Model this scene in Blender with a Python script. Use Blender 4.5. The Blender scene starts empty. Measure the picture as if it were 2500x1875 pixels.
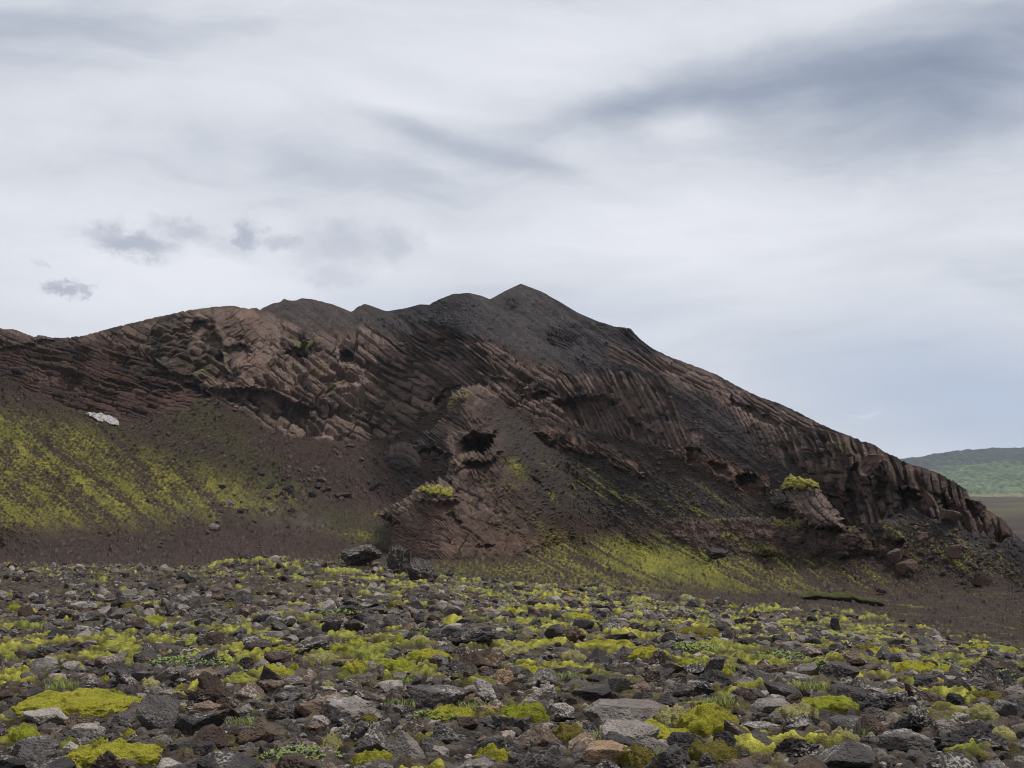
import bpy, bmesh, math, random
import numpy as np

# ------------------------------------------------------------------ camera, sky, sun
SC = bpy.context.scene
COL = SC.collection
W_, H_, F_, HZ = 2500.0, 1875.0, 3434.0, 1195.0     # photograph frame, focal length in its pixels, horizon row
EYE = 1.8
cam = bpy.data.cameras.new('camera')
cam.sensor_width = 36.0
cam.lens = 36.0 * F_ / W_
cam.shift_y = (HZ - H_ / 2) / W_
cam.clip_start = 0.1
cam.clip_end = 40000
camo = bpy.data.objects.new('camera', cam)
COL.objects.link(camo)
camo.location = (0, 0, EYE)
camo.rotation_euler = (math.radians(90), 0, 0)
SC.camera = camo

SC.view_settings.view_transform = 'Standard'
SC.view_settings.look = 'None'
SC.view_settings.exposure = 0.20
SC.view_settings.gamma = 1.0
SC.view_settings.use_curve_mapping = False
SC.cycles.use_denoising = True
SC.cycles.filter_width = 1.0
SC.cycles.max_bounces = 6
SC.cycles.volume_bounces = 0

SUN_EL, SUN_AZ = 66.0, 85.0          # degrees; azimuth measured from +Y (view direction) to +X (right)
sd = bpy.data.lights.new('sun', 'SUN')
sd.energy = 3.1
sd.angle = math.radians(10)
sd.color = (1.0, 0.955, 0.89)
so = bpy.data.objects.new('sun', sd)
COL.objects.link(so)
so.rotation_euler = (math.radians(90 - SUN_EL), 0, math.radians(180 - SUN_AZ))


def px_dir(px, py):
    az = math.atan((px - 1250) / F_)
    el = math.atan((HZ - py) / F_ * math.cos(az))
    return math.degrees(az), math.degrees(el)


class NT:
    """small helper to write node graphs"""
    def __init__(s, tree):
        s.t = tree; s.n = tree.nodes; s.l = tree.links

    def new(s, typ, **kw):
        n = s.n.new(typ)
        for k, v in kw.items():
            setattr(n, k, v)
        return n

    def put(s, sock, v):
        if isinstance(v, bpy.types.NodeSocket):
            s.l.new(v, sock)
        elif v is not None:
            if hasattr(sock, 'default_value'):
                dv = sock.default_value
                if hasattr(dv, '__len__'):
                    if not hasattr(v, '__len__'):
                        v = [v] * len(dv)
                    if len(dv) == 4 and len(v) == 3:
                        v = (*v, 1.0)
                sock.default_value = v

    def m(s, op, a, b=None, c=None, clamp=False):
        n = s.new('ShaderNodeMath', operation=op); n.use_clamp = clamp
        s.put(n.inputs[0], a)
        if b is not None: s.put(n.inputs[1], b)
        if c is not None: s.put(n.inputs[2], c)
        return n.outputs[0]

    def mix(s, f, a, b, mode='MIX'):
        n = s.new('ShaderNodeMix', data_type='RGBA', blend_type=mode)
        s.put(n.inputs[0], f); s.put(n.inputs[6], a); s.put(n.inputs[7], b)
        return n.outputs[2]

    def noise(s, vec, scale, detail=4, rough=0.55, dist=0.0, out=0):
        n = s.new('ShaderNodeTexNoise')
        s.put(n.inputs['Vector'], vec)
        n.inputs['Scale'].default_value = scale
        n.inputs['Detail'].default_value = detail
        n.inputs['Roughness'].default_value = rough
        n.inputs['Distortion'].default_value = dist
        return n.outputs[out]

    def voro(s, vec, scale, feature='F1', out='Distance'):
        n = s.new('ShaderNodeTexVoronoi', feature=feature)
        s.put(n.inputs['Vector'], vec)
        n.inputs['Scale'].default_value = scale
        return n.outputs[out]

    def ss(s, v, a, b):
        n = s.new('ShaderNodeMapRange', interpolation_type='SMOOTHSTEP')
        s.put(n.inputs[0], v)
        n.inputs[1].default_value = a; n.inputs[2].default_value = b
        n.inputs[3].default_value = 0.0; n.inputs[4].default_value = 1.0
        return n.outputs[0]

    def comb(s, x, y, z=0.0):
        n = s.new('ShaderNodeCombineXYZ')
        s.put(n.inputs[0], x); s.put(n.inputs[1], y); s.put(n.inputs[2], z)
        return n.outputs[0]


def srgb(r, g, b):
    return tuple((c / 255 / 12.92) if c / 255 <= 0.04045 else ((c / 255 + 0.055) / 1.055) ** 2.4 for c in (r, g, b))


def build_world():
    w = bpy.data.worlds.new('World'); SC.world = w; w.use_nodes = True
    t = NT(w.node_tree); t.n.clear()
    tc = t.new('ShaderNodeTexCoord')
    sep = t.new('ShaderNodeSeparateXYZ'); t.l.new(tc.outputs['Generated'], sep.inputs[0])
    D = 180 / math.pi
    az = t.m('MULTIPLY', t.m('ARCTAN2', sep.outputs[0], sep.outputs[1]), D)
    el = t.m('MULTIPLY', t.m('ARCSINE', sep.outputs[2]), D)
    # wind-drawn distortion of the cloud layers
    v0 = t.comb(t.m('MULTIPLY', az, 0.07), t.m('MULTIPLY', el, 0.16), 3.1)
    n0 = t.noise(v0, 1.0, 5, 0.5)
    n1 = t.noise(t.comb(t.m('MULTIPLY', az, 0.07), t.m('MULTIPLY', el, 0.16), 9.7), 1.0, 5, 0.5)
    azw = t.m('ADD', az, t.m('MULTIPLY', t.m('SUBTRACT', n0, 0.5), 9.0))
    elw = t.m('ADD', el, t.m('MULTIPLY', t.m('SUBTRACT', n1, 0.5), 5.0))
    # broad stretched layers
    st = t.noise(t.comb(t.m('MULTIPLY', azw, 0.055), t.m('MULTIPLY', elw, 0.19), 0.4), 1.0, 4, 0.45)
    st2 = t.noise(t.comb(t.m('MULTIPLY', azw, 0.10), t.m('MULTIPLY', elw, 0.42), 5.4), 1.0, 5, 0.5)
    b = t.m('ADD', 0.735, t.m('MULTIPLY', t.m('SUBTRACT', st, 0.5), 0.34))
    b = t.m('ADD', b, t.m('MULTIPLY', t.m('SUBTRACT', st2, 0.5), 0.42))
    st3 = t.noise(t.comb(t.m('MULTIPLY', azw, 0.26), t.m('MULTIPLY', elw, 0.95), 8.2), 1.0, 6, 0.6)
    b = t.m('ADD', b, t.m('MULTIPLY', t.m('SUBTRACT', st3, 0.5), 0.34))

    def blob(px, py, rx, ry, rot, amp, A, E, p=1.0):
        a0, e0 = px_dir(px, py)
        ra, re = rx / F_ * D, ry / F_ * D
        c, s_ = math.cos(math.radians(rot)), math.sin(math.radians(rot))
        da, de = t.m('SUBTRACT', A, a0), t.m('SUBTRACT', E, e0)
        u = t.m('DIVIDE', t.m('ADD', t.m('MULTIPLY', da, c), t.m('MULTIPLY', de, s_)), ra)
        v = t.m('DIVIDE', t.m('SUBTRACT', t.m('MULTIPLY', de, c), t.m('MULTIPLY', da, s_)), re)
        d = t.m('ADD', t.m('MULTIPLY', u, u), t.m('MULTIPLY', v, v))
        if p != 1.0: d = t.m('POWER', d, p)
        return t.m('MULTIPLY', t.m('EXPONENT', t.m('MULTIPLY', d, -1.0)), amp)
    # half-strength warp for the placed bands
    aw = t.m('ADD', az, t.m('MULTIPLY', t.m('SUBTRACT', n0, 0.5), 4.0))
    ew = t.m('ADD', el, t.m('MULTIPLY', t.m('SUBTRACT', n1, 0.5), 2.2))
    for px, py, rx, ry, rot, amp in [
            (2480, 130, 460, 135, 6, -0.46), (2050, 205, 460, 90, 8, -0.26), (1740, 200, 330, 75, 10, -0.30),
            (1480, 262, 200, 40, 14, -0.24), (2450, 300, 420, 60, 0, -0.18),
            (0, 90, 560, 110, 8, -0.24), (650, 330, 420, 60, -4, -0.12), (1060, 335, 260, 26, -14, -0.24),
            (900, 430, 420, 50, -8, -0.10), (350, 420, 600, 60, 0, -0.08), (1330, 400, 130, 24, -18, -0.12),
            (1500, 60, 500, 80, 0, 0.10), (1250, 170, 420, 90, 0, 0.17), (500, 240, 460, 60, 0, 0.10), (1000, 270, 300, 16, -4, 0.12),
            (430, 650, 420, 120, 0, 0.30), (1650, 560, 460, 140, 0, 0.30), (1690, 300, 120, 34, 0, 0.22),
            (2150, 400, 380, 60, 0, -0.12), (1330, 700, 330, 60, 0, -0.16), (850, 690, 260, 70, 0, -0.05)]:
        b = t.m('ADD', b, blob(px, py, rx, ry, rot, amp, aw, ew))
    # small torn cumulus scraps over the left of the ridge
    nf = t.noise(t.comb(t.m('MULTIPLY', az, 0.8), t.m('MULTIPLY', el, 1.05), 2.0), 1.0, 8, 0.66)
    nf2 = t.noise(t.comb(t.m('MULTIPLY', az, 0.8), t.m('MULTIPLY', el, 1.05), 7.0), 1.0, 8, 0.66)
    ac = t.m('ADD', az, t.m('MULTIPLY', t.m('SUBTRACT', nf, 0.5), 2.6))
    ec = t.m('ADD', el, t.m('MULTIPLY', t.m('SUBTRACT', nf2, 0.5), 1.8))
    scr = None
    for px, py, rx, ry, rot, amp in [
            (320, 588, 125, 38, -8, 1.0), (450, 565, 95, 34, -10, 0.7), (602, 572, 42, 46, 0, 0.85), (690, 595, 85, 26, 0, 0.65),
            (560, 605, 90, 34, -6, 0.5), (830, 600, 150, 75, 0, 0.62), (960, 595, 80, 60, 0, 0.6), (810, 670, 110, 44, 0, 0.5),
            (152, 708, 48, 17, -4, 1.0), (208, 712, 26, 14, 0, 0.8), (104, 645, 22, 10, -20, 0.5)]:
        q = blob(px, py, rx, ry, rot, amp, ac, ec, 1.2)
        scr = q if scr is None else t.m('MAXIMUM', scr, q)
    scr = t.m('MULTIPLY', t.ss(scr, 0.10, 1.0), t.m('ADD', 0.80, t.m('MULTIPLY', nf, 0.35)))
    # a lone pale puff low on the right
    puff = t.ss(blob(2110, 1008, 44, 13, 8, 1.0, ac, ec), 0.3, 1.0)
    ramp = t.new('ShaderNodeValToRGB')
    t.l.new(b, ramp.inputs[0])
    cr = ramp.color_ramp
    stops = [(0.0, srgb(134, 145, 166)), (0.25, srgb(156, 166, 184)), (0.5, srgb(189, 195, 207)),
             (0.72, srgb(216, 220, 228)), (1.0, srgb(234, 236, 243))]
    cr.elements[0].position = stops[0][0]; cr.elements[0].color = (*stops[0][1], 1)
    cr.elements[1].position = stops[-1][0]; cr.elements[1].color = (*stops[-1][1], 1)
    for p, c in stops[1:-1]:
        e = cr.elements.new(p); e.color = (*c, 1)
    col = t.mix(t.m('MULTIPLY', scr, 0.72, clamp=True), ramp.outputs[0], srgb(155, 163, 181))
    # thinner cloud with blue showing low on the right
    bl = blob(2420, 1000, 540, 160, -10, 0.66, aw, ew)
    bl = t.m('MAXIMUM', bl, blob(1250, 760, 500, 55, 0, 0.30, aw, ew))
    sky = t.new('ShaderNodeTexSky', sky_type='NISHITA')
    sky.sun_disc = False
    sky.sun_elevation = math.radians(SUN_EL)
    sky.sun_rotation = math.radians(SUN_AZ)
    bg1 = t.new('ShaderNodeBackground'); t.l.new(sky.outputs[0], bg1.inputs[0]); bg1.inputs[1].default_value = 0.06
    col = t.mix(bl, col, srgb(160, 179, 209))
    col = t.mix(t.m('MULTIPLY', puff, 0.55), col, srgb(214, 222, 236))
    bg2 = t.new('ShaderNodeBackground'); t.l.new(col, bg2.inputs[0]); bg2.inputs[1].default_value = 0.90
    mx = t.new('ShaderNodeMixShader'); mx.inputs[0].default_value = 0.95
    t.l.new(bg1.outputs[0], mx.inputs[1]); t.l.new(bg2.outputs[0], mx.inputs[2])
    out = t.new('ShaderNodeOutputWorld'); t.l.new(mx.outputs[0], out.inputs[0])


build_world()

# ------------------------------------------------------------------ numeric helpers
RNG = np.random.default_rng(7)
random.seed(11)
_PERM = np.random.default_rng(3).permutation(256).astype(np.int32)
_PERM = np.concatenate([_PERM, _PERM, _PERM])
_GA = np.random.default_rng(4).uniform(0, 2 * np.pi, 256)
_GX, _GY = np.cos(_GA), np.sin(_GA)
_G3 = np.random.default_rng(5).normal(size=(256, 3)); _G3 /= np.linalg.norm(_G3, axis=1)[:, None]


def perlin(x, y, seed=0):
    xi = np.floor(x); yi = np.floor(y)
    xf = x - xi; yf = y - yi
    xi = (xi.astype(np.int64) + seed * 57) & 255; yi = (yi.astype(np.int64) + seed * 131) & 255
    u = xf * xf * xf * (xf * (xf * 6 - 15) + 10); v = yf * yf * yf * (yf * (yf * 6 - 15) + 10)
    def g(ix, iy, dx, dy):
        h = _PERM[_PERM[ix & 255] + (iy & 255)]
        return _GX[h] * dx + _GY[h] * dy
    a = g(xi, yi, xf, yf); b = g(xi + 1, yi, xf - 1, yf)
    c = g(xi, yi + 1, xf, yf - 1); d = g(xi + 1, yi + 1, xf - 1, yf - 1)
    return ((a + u * (b - a)) + v * ((c + u * (d - c)) - (a + u * (b - a)))) * 1.5


def fbm(x, y, oct=4, seed=0, gain=0.5):
    s = 0; a = 1.0; f = 1.0; t = 0
    for o in range(oct):
        s = s + a * perlin(x * f, y * f, seed + o * 7); t += a
        a *= gain; f *= 2.03
    return s / t


def ridged(x, y, oct=4, seed=0):
    s = 0; a = 1.0; f = 1.0; t = 0
    for o in range(oct):
        s = s + a * (1 - 2 * np.abs(perlin(x * f, y * f, seed + o * 7))); t += a
        a *= 0.5; f *= 2.07
    return s / t


def perlin3(p, seed=0):
    pi = np.floor(p); pf = p - pi
    pi = (pi.astype(np.int64) + seed * 37) & 255
    w = pf * pf * pf * (pf * (pf * 6 - 15) + 10)
    r = 0
    for cx in (0, 1):
        for cy in (0, 1):
            for cz in (0, 1):
                h = _PERM[_PERM[_PERM[(pi[:, 0] + cx) & 255] + ((pi[:, 1] + cy) & 255)] + ((pi[:, 2] + cz) & 255)]
                g = _G3[h]
                d = (g[:, 0] * (pf[:, 0] - cx) + g[:, 1] * (pf[:, 1] - cy) + g[:, 2] * (pf[:, 2] - cz))
                r = r + d * (w[:, 0] if cx else 1 - w[:, 0]) * (w[:, 1] if cy else 1 - w[:, 1]) * (w[:, 2] if cz else 1 - w[:, 2])
    return r * 1.5


def fbm3(p, oct=3, seed=0):
    s = 0; a = 1.0; f = 1.0; t = 0
    for o in range(oct):
        s = s + a * perlin3(p * f + o * 13.7, seed + o); t += a
        a *= 0.5; f *= 2.05
    return s / t


def hash2(ix, iy, seed):
    h = (ix.astype(np.int64) * 374761393 + iy.astype(np.int64) * 668265263 + seed * 974634777) & 0xFFFFFFFF
    h = ((h ^ (h >> 13)) * 1274126177) & 0xFFFFFFFF
    h = h ^ (h >> 16)
    return (h & 0xFFFF) / 65535.0


def cells(u, v, seed=0, jit=0.9):
    """2-D Voronoi: nearest distance, second distance, three random numbers of the nearest cell, offset to its centre"""
    ui = np.floor(u); vi = np.floor(v)
    f1 = np.full(u.shape, 9.0); f2 = np.full(u.shape, 9.0)
    bi = np.zeros(u.shape); bj = np.zeros(u.shape); ox = np.zeros(u.shape); oy = np.zeros(u.shape)
    for i in (-1, 0, 1):
        for j in (-1, 0, 1):
            a = ui + i; b = vi + j
            cx = a + 0.5 + jit * (hash2(a, b, seed) - 0.5); cy = b + 0.5 + jit * (hash2(a, b, seed + 1) - 0.5)
            dx = u - cx; dy = v - cy
            d = np.sqrt(dx * dx + dy * dy)
            n = d < f1
            f2 = np.where(n, f1, np.minimum(f2, d))
            bi = np.where(n, a, bi); bj = np.where(n, b, bj); ox = np.where(n, dx, ox); oy = np.where(n, dy, oy)
            f1 = np.where(n, d, f1)
    return f1, f2, hash2(bi, bj, seed + 2), hash2(bi, bj, seed + 3), ox, oy


def sstep(x, a, b):
    t = np.clip((x - a) / (b - a), 0, 1)
    return t * t * (3 - 2 * t)


def poly_sd(px, py, poly):
    """signed distance to a polygon, positive inside"""
    P = np.array(poly, float)
    d = np.full(px.shape, 1e9); ins = np.zeros(px.shape, bool)
    n = len(P)
    for i in range(n):
        x1, y1 = P[i]; x2, y2 = P[(i + 1) % n]
        ex, ey = x2 - x1, y2 - y1
        wx, wy = px - x1, py - y1
        t = np.clip((wx * ex + wy * ey) / (ex * ex + ey * ey + 1e-9), 0, 1)
        d = np.minimum(d, (wx - t * ex) ** 2 + (wy - t * ey) ** 2)
        c = ((y1 > py) != (y2 > py)) & (px < (x2 - x1) * (py - y1) / (y2 - y1 + 1e-12) + x1)
        ins ^= c
    d = np.sqrt(d)
    return np.where(ins, d, -d)


def pmask(px, py, poly, soft=12.0, off=0.0):
    P = np.array(poly, float)
    out = np.zeros(px.shape)
    m = soft + abs(off) + 2
    k = (px > P[:, 0].min() - m) & (px < P[:, 0].max() + m) & (py > P[:, 1].min() - m) & (py < P[:, 1].max() + m)
    if k.any():
        out[k] = sstep(poly_sd(px[k], py[k], poly), -soft + off, soft + off)
    return out


def gauss(px, py, cx, cy, rx, ry, rot=0.0):
    c, s = math.cos(math.radians(rot)), math.sin(math.radians(rot))
    u = ((px - cx) * c + (py - cy) * s) / rx; v = ((py - cy) * c - (px - cx) * s) / ry
    return np.exp(-(u * u + v * v))


class TPS:
    def __init__(self, pts, vals, lam=1e-3, scale=1.0):
        self.s = scale
        P = np.array(pts, float) / scale; n = len(P)
        K = self.k(((P[:, None] - P[None]) ** 2).sum(-1)) + lam * np.eye(n)
        A = np.zeros((n + 3, n + 3)); A[:n, :n] = K; A[:n, n] = 1; A[:n, n + 1:] = P; A[n, :n] = 1; A[n + 1:, :n] = P.T
        b = np.zeros(n + 3); b[:n] = vals
        self.w = np.linalg.solve(A, b); self.P = P

    @staticmethod
    def k(r2):
        return 0.5 * r2 * np.log(r2 + 1e-9)

    def __call__(self, x, y):
        x = np.asarray(x, float) / self.s; y = np.asarray(y, float) / self.s
        sh = x.shape; x = x.ravel(); y = y.ravel(); n = len(self.P); out = np.empty(x.shape)
        for i in range(0, len(x), 20000):
            a = x[i:i + 20000]; b = y[i:i + 20000]
            r2 = (a[:, None] - self.P[None, :, 0]) ** 2 + (b[:, None] - self.P[None, :, 1]) ** 2
            out[i:i + 20000] = self.k(r2) @ self.w[:n] + self.w[n] + self.w[n + 1] * a + self.w[n + 2] * b
        return out.reshape(sh)


def to_world(px, py, Y):
    return np.stack([Y * (px - 1250) / F_, Y, EYE - Y * (py - HZ) / F_], -1)


# ------------------------------------------------------------------ object helpers
def mesh_obj(name, verts, faces, mat, col=None, smooth=True, link=True):
    """faces: (n,4) or (n,3) array"""
    me = bpy.data.meshes.new(name)
    verts = np.asarray(verts, np.float32); faces = np.asarray(faces, np.int32)
    n, k = faces.shape
    me.vertices.add(len(verts)); me.vertices.foreach_set('co', verts.ravel())
    me.loops.add(n * k); me.loops.foreach_set('vertex_index', faces.ravel())
    me.polygons.add(n)
    me.polygons.foreach_set('loop_start', np.arange(0, n * k, k, dtype=np.int32))
    me.polygons.foreach_set('loop_total', np.full(n, k, np.int32))
    me.polygons.foreach_set('use_smooth', np.full(n, smooth) if np.isscalar(smooth) else smooth)
    if col is not None:
        a = me.color_attributes.new('Col', 'FLOAT_COLOR', 'POINT')
        c = np.ones((len(verts), 4), np.float32); c[:, :3] = np.clip(col, 0, 1)
        a.data.foreach_set('color', c.ravel())
    me.update(calc_edges=True)
    if mat: me.materials.append(mat)
    o = bpy.data.objects.new(name, me)
    if link: COL.objects.link(o)
    return o


def tag(o, label=None, cat=None, group=None, kind=None):
    if label: o['label'] = label
    if cat: o['category'] = cat
    if group: o['group'] = group
    if kind: o['kind'] = kind
    return o


def grid_faces(nr, nc):
    i = np.arange(nr * nc).reshape(nr, nc)
    return np.stack([i[:-1, :-1], i[:-1, 1:], i[1:, 1:], i[1:, :-1]], -1).reshape(-1, 4)


# ------------------------------------------------------------------ materials
def principled(name, rough=0.95, spec=0.2):
    m = bpy.data.materials.new(name); m.use_nodes = True
    t = NT(m.node_tree); t.n.clear()
    p = t.new('ShaderNodeBsdfPrincipled')
    p.inputs['Roughness'].default_value = rough
    p.inputs['Specular IOR Level'].default_value = spec
    o = t.new('ShaderNodeOutputMaterial'); t.l.new(p.outputs[0], o.inputs[0])
    return m, t, p


def bump(t, p, h, strength, dist):
    b = t.new('ShaderNodeBump'); b.inputs['Strength'].default_value = strength; b.inputs['Distance'].default_value = dist
    t.put(b.inputs['Height'], h); t.l.new(b.outputs[0], p.inputs['Normal'])


def terrain_mat(name, fine, bdist):
    """vertex colour broken up by grain; fine = noise scale per metre"""
    m, t, p = principled(name)
    a = t.new('ShaderNodeVertexColor', layer_name='Col')
    g = t.new('ShaderNodeNewGeometry')
    n1 = t.noise(g.outputs['Position'], fine, 5, 0.65)
    n2 = t.noise(g.outputs['Position'], fine * 5, 3, 0.6)
    k = t.m('ADD', t.m('MULTIPLY', n1, 1.7), t.m('MULTIPLY', n2, 1.1))
    k = t.m('ADD', k, -0.40)
    c = t.mix(1.0, a.outputs[0], t.comb(k, k, k), 'MULTIPLY')
    t.l.new(c, p.inputs['Base Color'])
    n3 = t.noise(g.outputs['Position'], fine * 14, 2, 0.6)
    bump(t, p, t.m('ADD', t.m('MULTIPLY', n3, .5), t.m('ADD', n1, t.m('MULTIPLY', n2, 0.7))), 1.0, bdist)
    return m


def rock_mat(name, use_attr):
    m, t, p = principled(name, 0.93, 0.25)
    if use_attr:
        base = t.new('ShaderNodeVertexColor', layer_name='Col').outputs[0]
    else:
        base = t.new('ShaderNodeObjectInfo').outputs['Color']
    g = t.new('ShaderNodeNewGeometry'); P = g.outputs['Position']
    n1 = t.noise(P, 7, 6, 0.65)
    n2 = t.noise(P, 55, 4, 0.65)
    k = t.m('ADD', t.m('ADD', t.m('MULTIPLY', n1, 1.6), t.m('MULTIPLY', n2, 1.4)), -0.55)
    c = t.mix(1.0, base, t.comb(k, k, k), 'MULTIPLY')
    # pale lichen crust, in blotches and specks
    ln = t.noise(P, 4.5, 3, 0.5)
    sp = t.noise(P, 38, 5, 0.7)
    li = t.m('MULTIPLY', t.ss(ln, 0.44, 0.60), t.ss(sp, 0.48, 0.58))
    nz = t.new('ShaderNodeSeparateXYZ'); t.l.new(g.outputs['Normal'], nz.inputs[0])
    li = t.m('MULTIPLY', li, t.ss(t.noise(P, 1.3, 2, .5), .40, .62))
    li = t.m('MULTIPLY', li, t.ss(nz.outputs[2], -.25, .65))                # upward faces get more lichen, painting the rock tops lighter as if lit
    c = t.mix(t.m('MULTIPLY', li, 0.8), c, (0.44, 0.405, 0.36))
    # rusty and tan crust
    rn = t.noise(P, 3.1, 4, 0.6, 0.4)
    rs = t.noise(P, 21, 4, 0.65)
    ru = t.m('MULTIPLY', t.ss(rn, 0.57, 0.68), t.ss(rs, 0.46, 0.60))
    c = t.mix(t.m('MULTIPLY', ru, 0.6), c, (0.27, 0.165, 0.085))
    t.l.new(c, p.inputs['Base Color'])
    vz = t.voro(P, 42)
    h = t.m('ADD', t.m('MULTIPLY', n1, 1.2), t.m('ADD', t.m('MULTIPLY', n2, 0.7), t.m('MULTIPLY', t.ss(vz, 0.0, 0.5), 0.35)))
    bump(t, p, h, 1.0, 0.035)
    return m


def boulder_mat():
    m, t, p = principled('fallen_boulder', 0.95, 0.2)
    base = t.new('ShaderNodeObjectInfo').outputs['Color']
    g = t.new('ShaderNodeNewGeometry'); P = g.outputs['Position']
    n1 = t.noise(P, .9, 6, .65); n2 = t.noise(P, 5, 4, .65)
    k = t.m('ADD', t.m('ADD', t.m('MULTIPLY', n1, 1.3), t.m('MULTIPLY', n2, .9)), -.15)
    t.l.new(t.mix(1.0, base, t.comb(k, k, k), 'MULTIPLY'), p.inputs['Base Color'])
    bump(t, p, t.m('ADD', n1, t.m('MULTIPLY', n2, .5)), 1.0, .35)
    return m


def moss_mat(name, source, sc=1.0):
    m, t, p = principled(name, 1.0, 0.08)
    base = t.new('ShaderNodeVertexColor', layer_name='Col').outputs[0] if source == 'attr' else t.new('ShaderNodeObjectInfo').outputs['Color']
    g = t.new('ShaderNodeNewGeometry'); P = g.outputs['Position']
    a = t.noise(P, 3.5 * sc, 5, 0.6); b = t.noise(P, 26 * sc, 5, 0.7); d = t.noise(P, 90 * sc, 3, 0.6)
    k = t.m('ADD', t.m('ADD', t.m('MULTIPLY', b, 1.7), t.m('MULTIPLY', d, 0.9)), -0.25)
    c = t.mix(1.0, base, t.comb(k, k, k), 'MULTIPLY')
    c = t.mix(t.m('MULTIPLY', t.ss(a, 0.52, 0.70), 0.55), c, (0.15, 0.20, 0.025))      # greener shoots
    br = t.noise(P, 6.0 * sc, 5, 0.65, 0.3)
    c = t.mix(t.m('MULTIPLY', t.ss(br, 0.53, 0.66), 0.75), c, (0.085, 0.058, 0.022))     # dead brown patches
    t.l.new(c, p.inputs['Base Color'])
    bump(t, p, t.m('ADD', b, t.m('MULTIPLY', d, 0.6)), 1.0, 0.10 / sc)
    return m


def leaf_mat(name, c1, c2):
    m, t, p = principled(name, 0.7, 0.3)
    g = t.new('ShaderNodeNewGeometry')
    n = t.noise(g.outputs['Position'], 14, 3, 0.6)
    t.l.new(t.mix(n, c1, c2), p.inputs['Base Color'])
    return m


def snow_mat():
    m, t, p = principled('old_snow', 0.8, 0.3)
    g = t.new('ShaderNodeNewGeometry')
    n = t.noise(g.outputs['Position'], 1.1, 6, 0.8)
    c = t.mix(t.ss(n, 0.44, 0.60), (0.34, 0.32, 0.325), (0.075, 0.06, 0.055))
    t.l.new(c, p.inputs['Base Color'])
    bump(t, p, n, 0.7, 0.5)
    return m


M_TERR = terrain_mat('mountain_rock_and_soil', 1.3, 0.35)
M_GRND = terrain_mat('lava_field_soil', 9.0, 0.05)
M_FAR = terrain_mat('far_grassland', 0.02, 2.0)
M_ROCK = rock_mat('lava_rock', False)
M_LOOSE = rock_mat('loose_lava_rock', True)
M_BOULD = boulder_mat()
M_MOSS = moss_mat('cushion_moss', 'obj')
M_MOSSF = moss_mat('slope_moss', 'obj', 0.12)
M_GRASS = leaf_mat('grass_blade', (0.14, 0.21, 0.04), (0.27, 0.29, 0.09))
M_LEAF = leaf_mat('small_leaf', (0.08, 0.13, 0.03), (0.19, 0.24, 0.06))
M_TWIG = leaf_mat('bleached_twig', (0.42, 0.36, 0.28), (0.58, 0.52, 0.44))
M_SNOW = snow_mat()

# ------------------------------------------------------------------ the mountain: control profiles
SKY = [(-400, 760), (-150, 790), (0, 801), (34, 804), (72, 815), (136, 824), (158, 825), (212, 817), (294, 795), (353, 781), (407, 768), (452, 758),
       (520, 749), (570, 746), (606, 754), (626, 752), (633, 757), (650, 748), (669, 740), (683, 738), (694, 729), (705, 734), (723, 733), (737, 727),
       (764, 731), (814, 743), (857, 761), (877, 748), (890, 742), (913, 749), (942, 760), (981, 754), (1026, 743), (1049, 744), (1071, 731),
       (1107, 718), (1144, 715), (1175, 722), (1196, 731), (1234, 709), (1272, 693), (1320, 711), (1365, 736), (1410, 763), (1456, 783),
       (1501, 797), (1539, 801), (1550, 815), (1569, 833), (1591, 849), (1636, 872), (1681, 887), (1742, 911), (1803, 944), (1852, 968),
       (1905, 986), (1950, 1007), (1991, 1029), (2039, 1051), (2096, 1072), (2133, 1084), (2157, 1102), (2202, 1121), (2235, 1135),
       (2292, 1155), (2332, 1175), (2361, 1196), (2367, 1212), (2393, 1232), (2426, 1253), (2454, 1273), (2475, 1302), (2500, 1324),
       (2560, 1372), (2640, 1412), (2760, 1440)]
_SX, _SY = np.array(SKY, float).T


def skyline(px):
    return np.interp(px, _SX, _SY)


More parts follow.
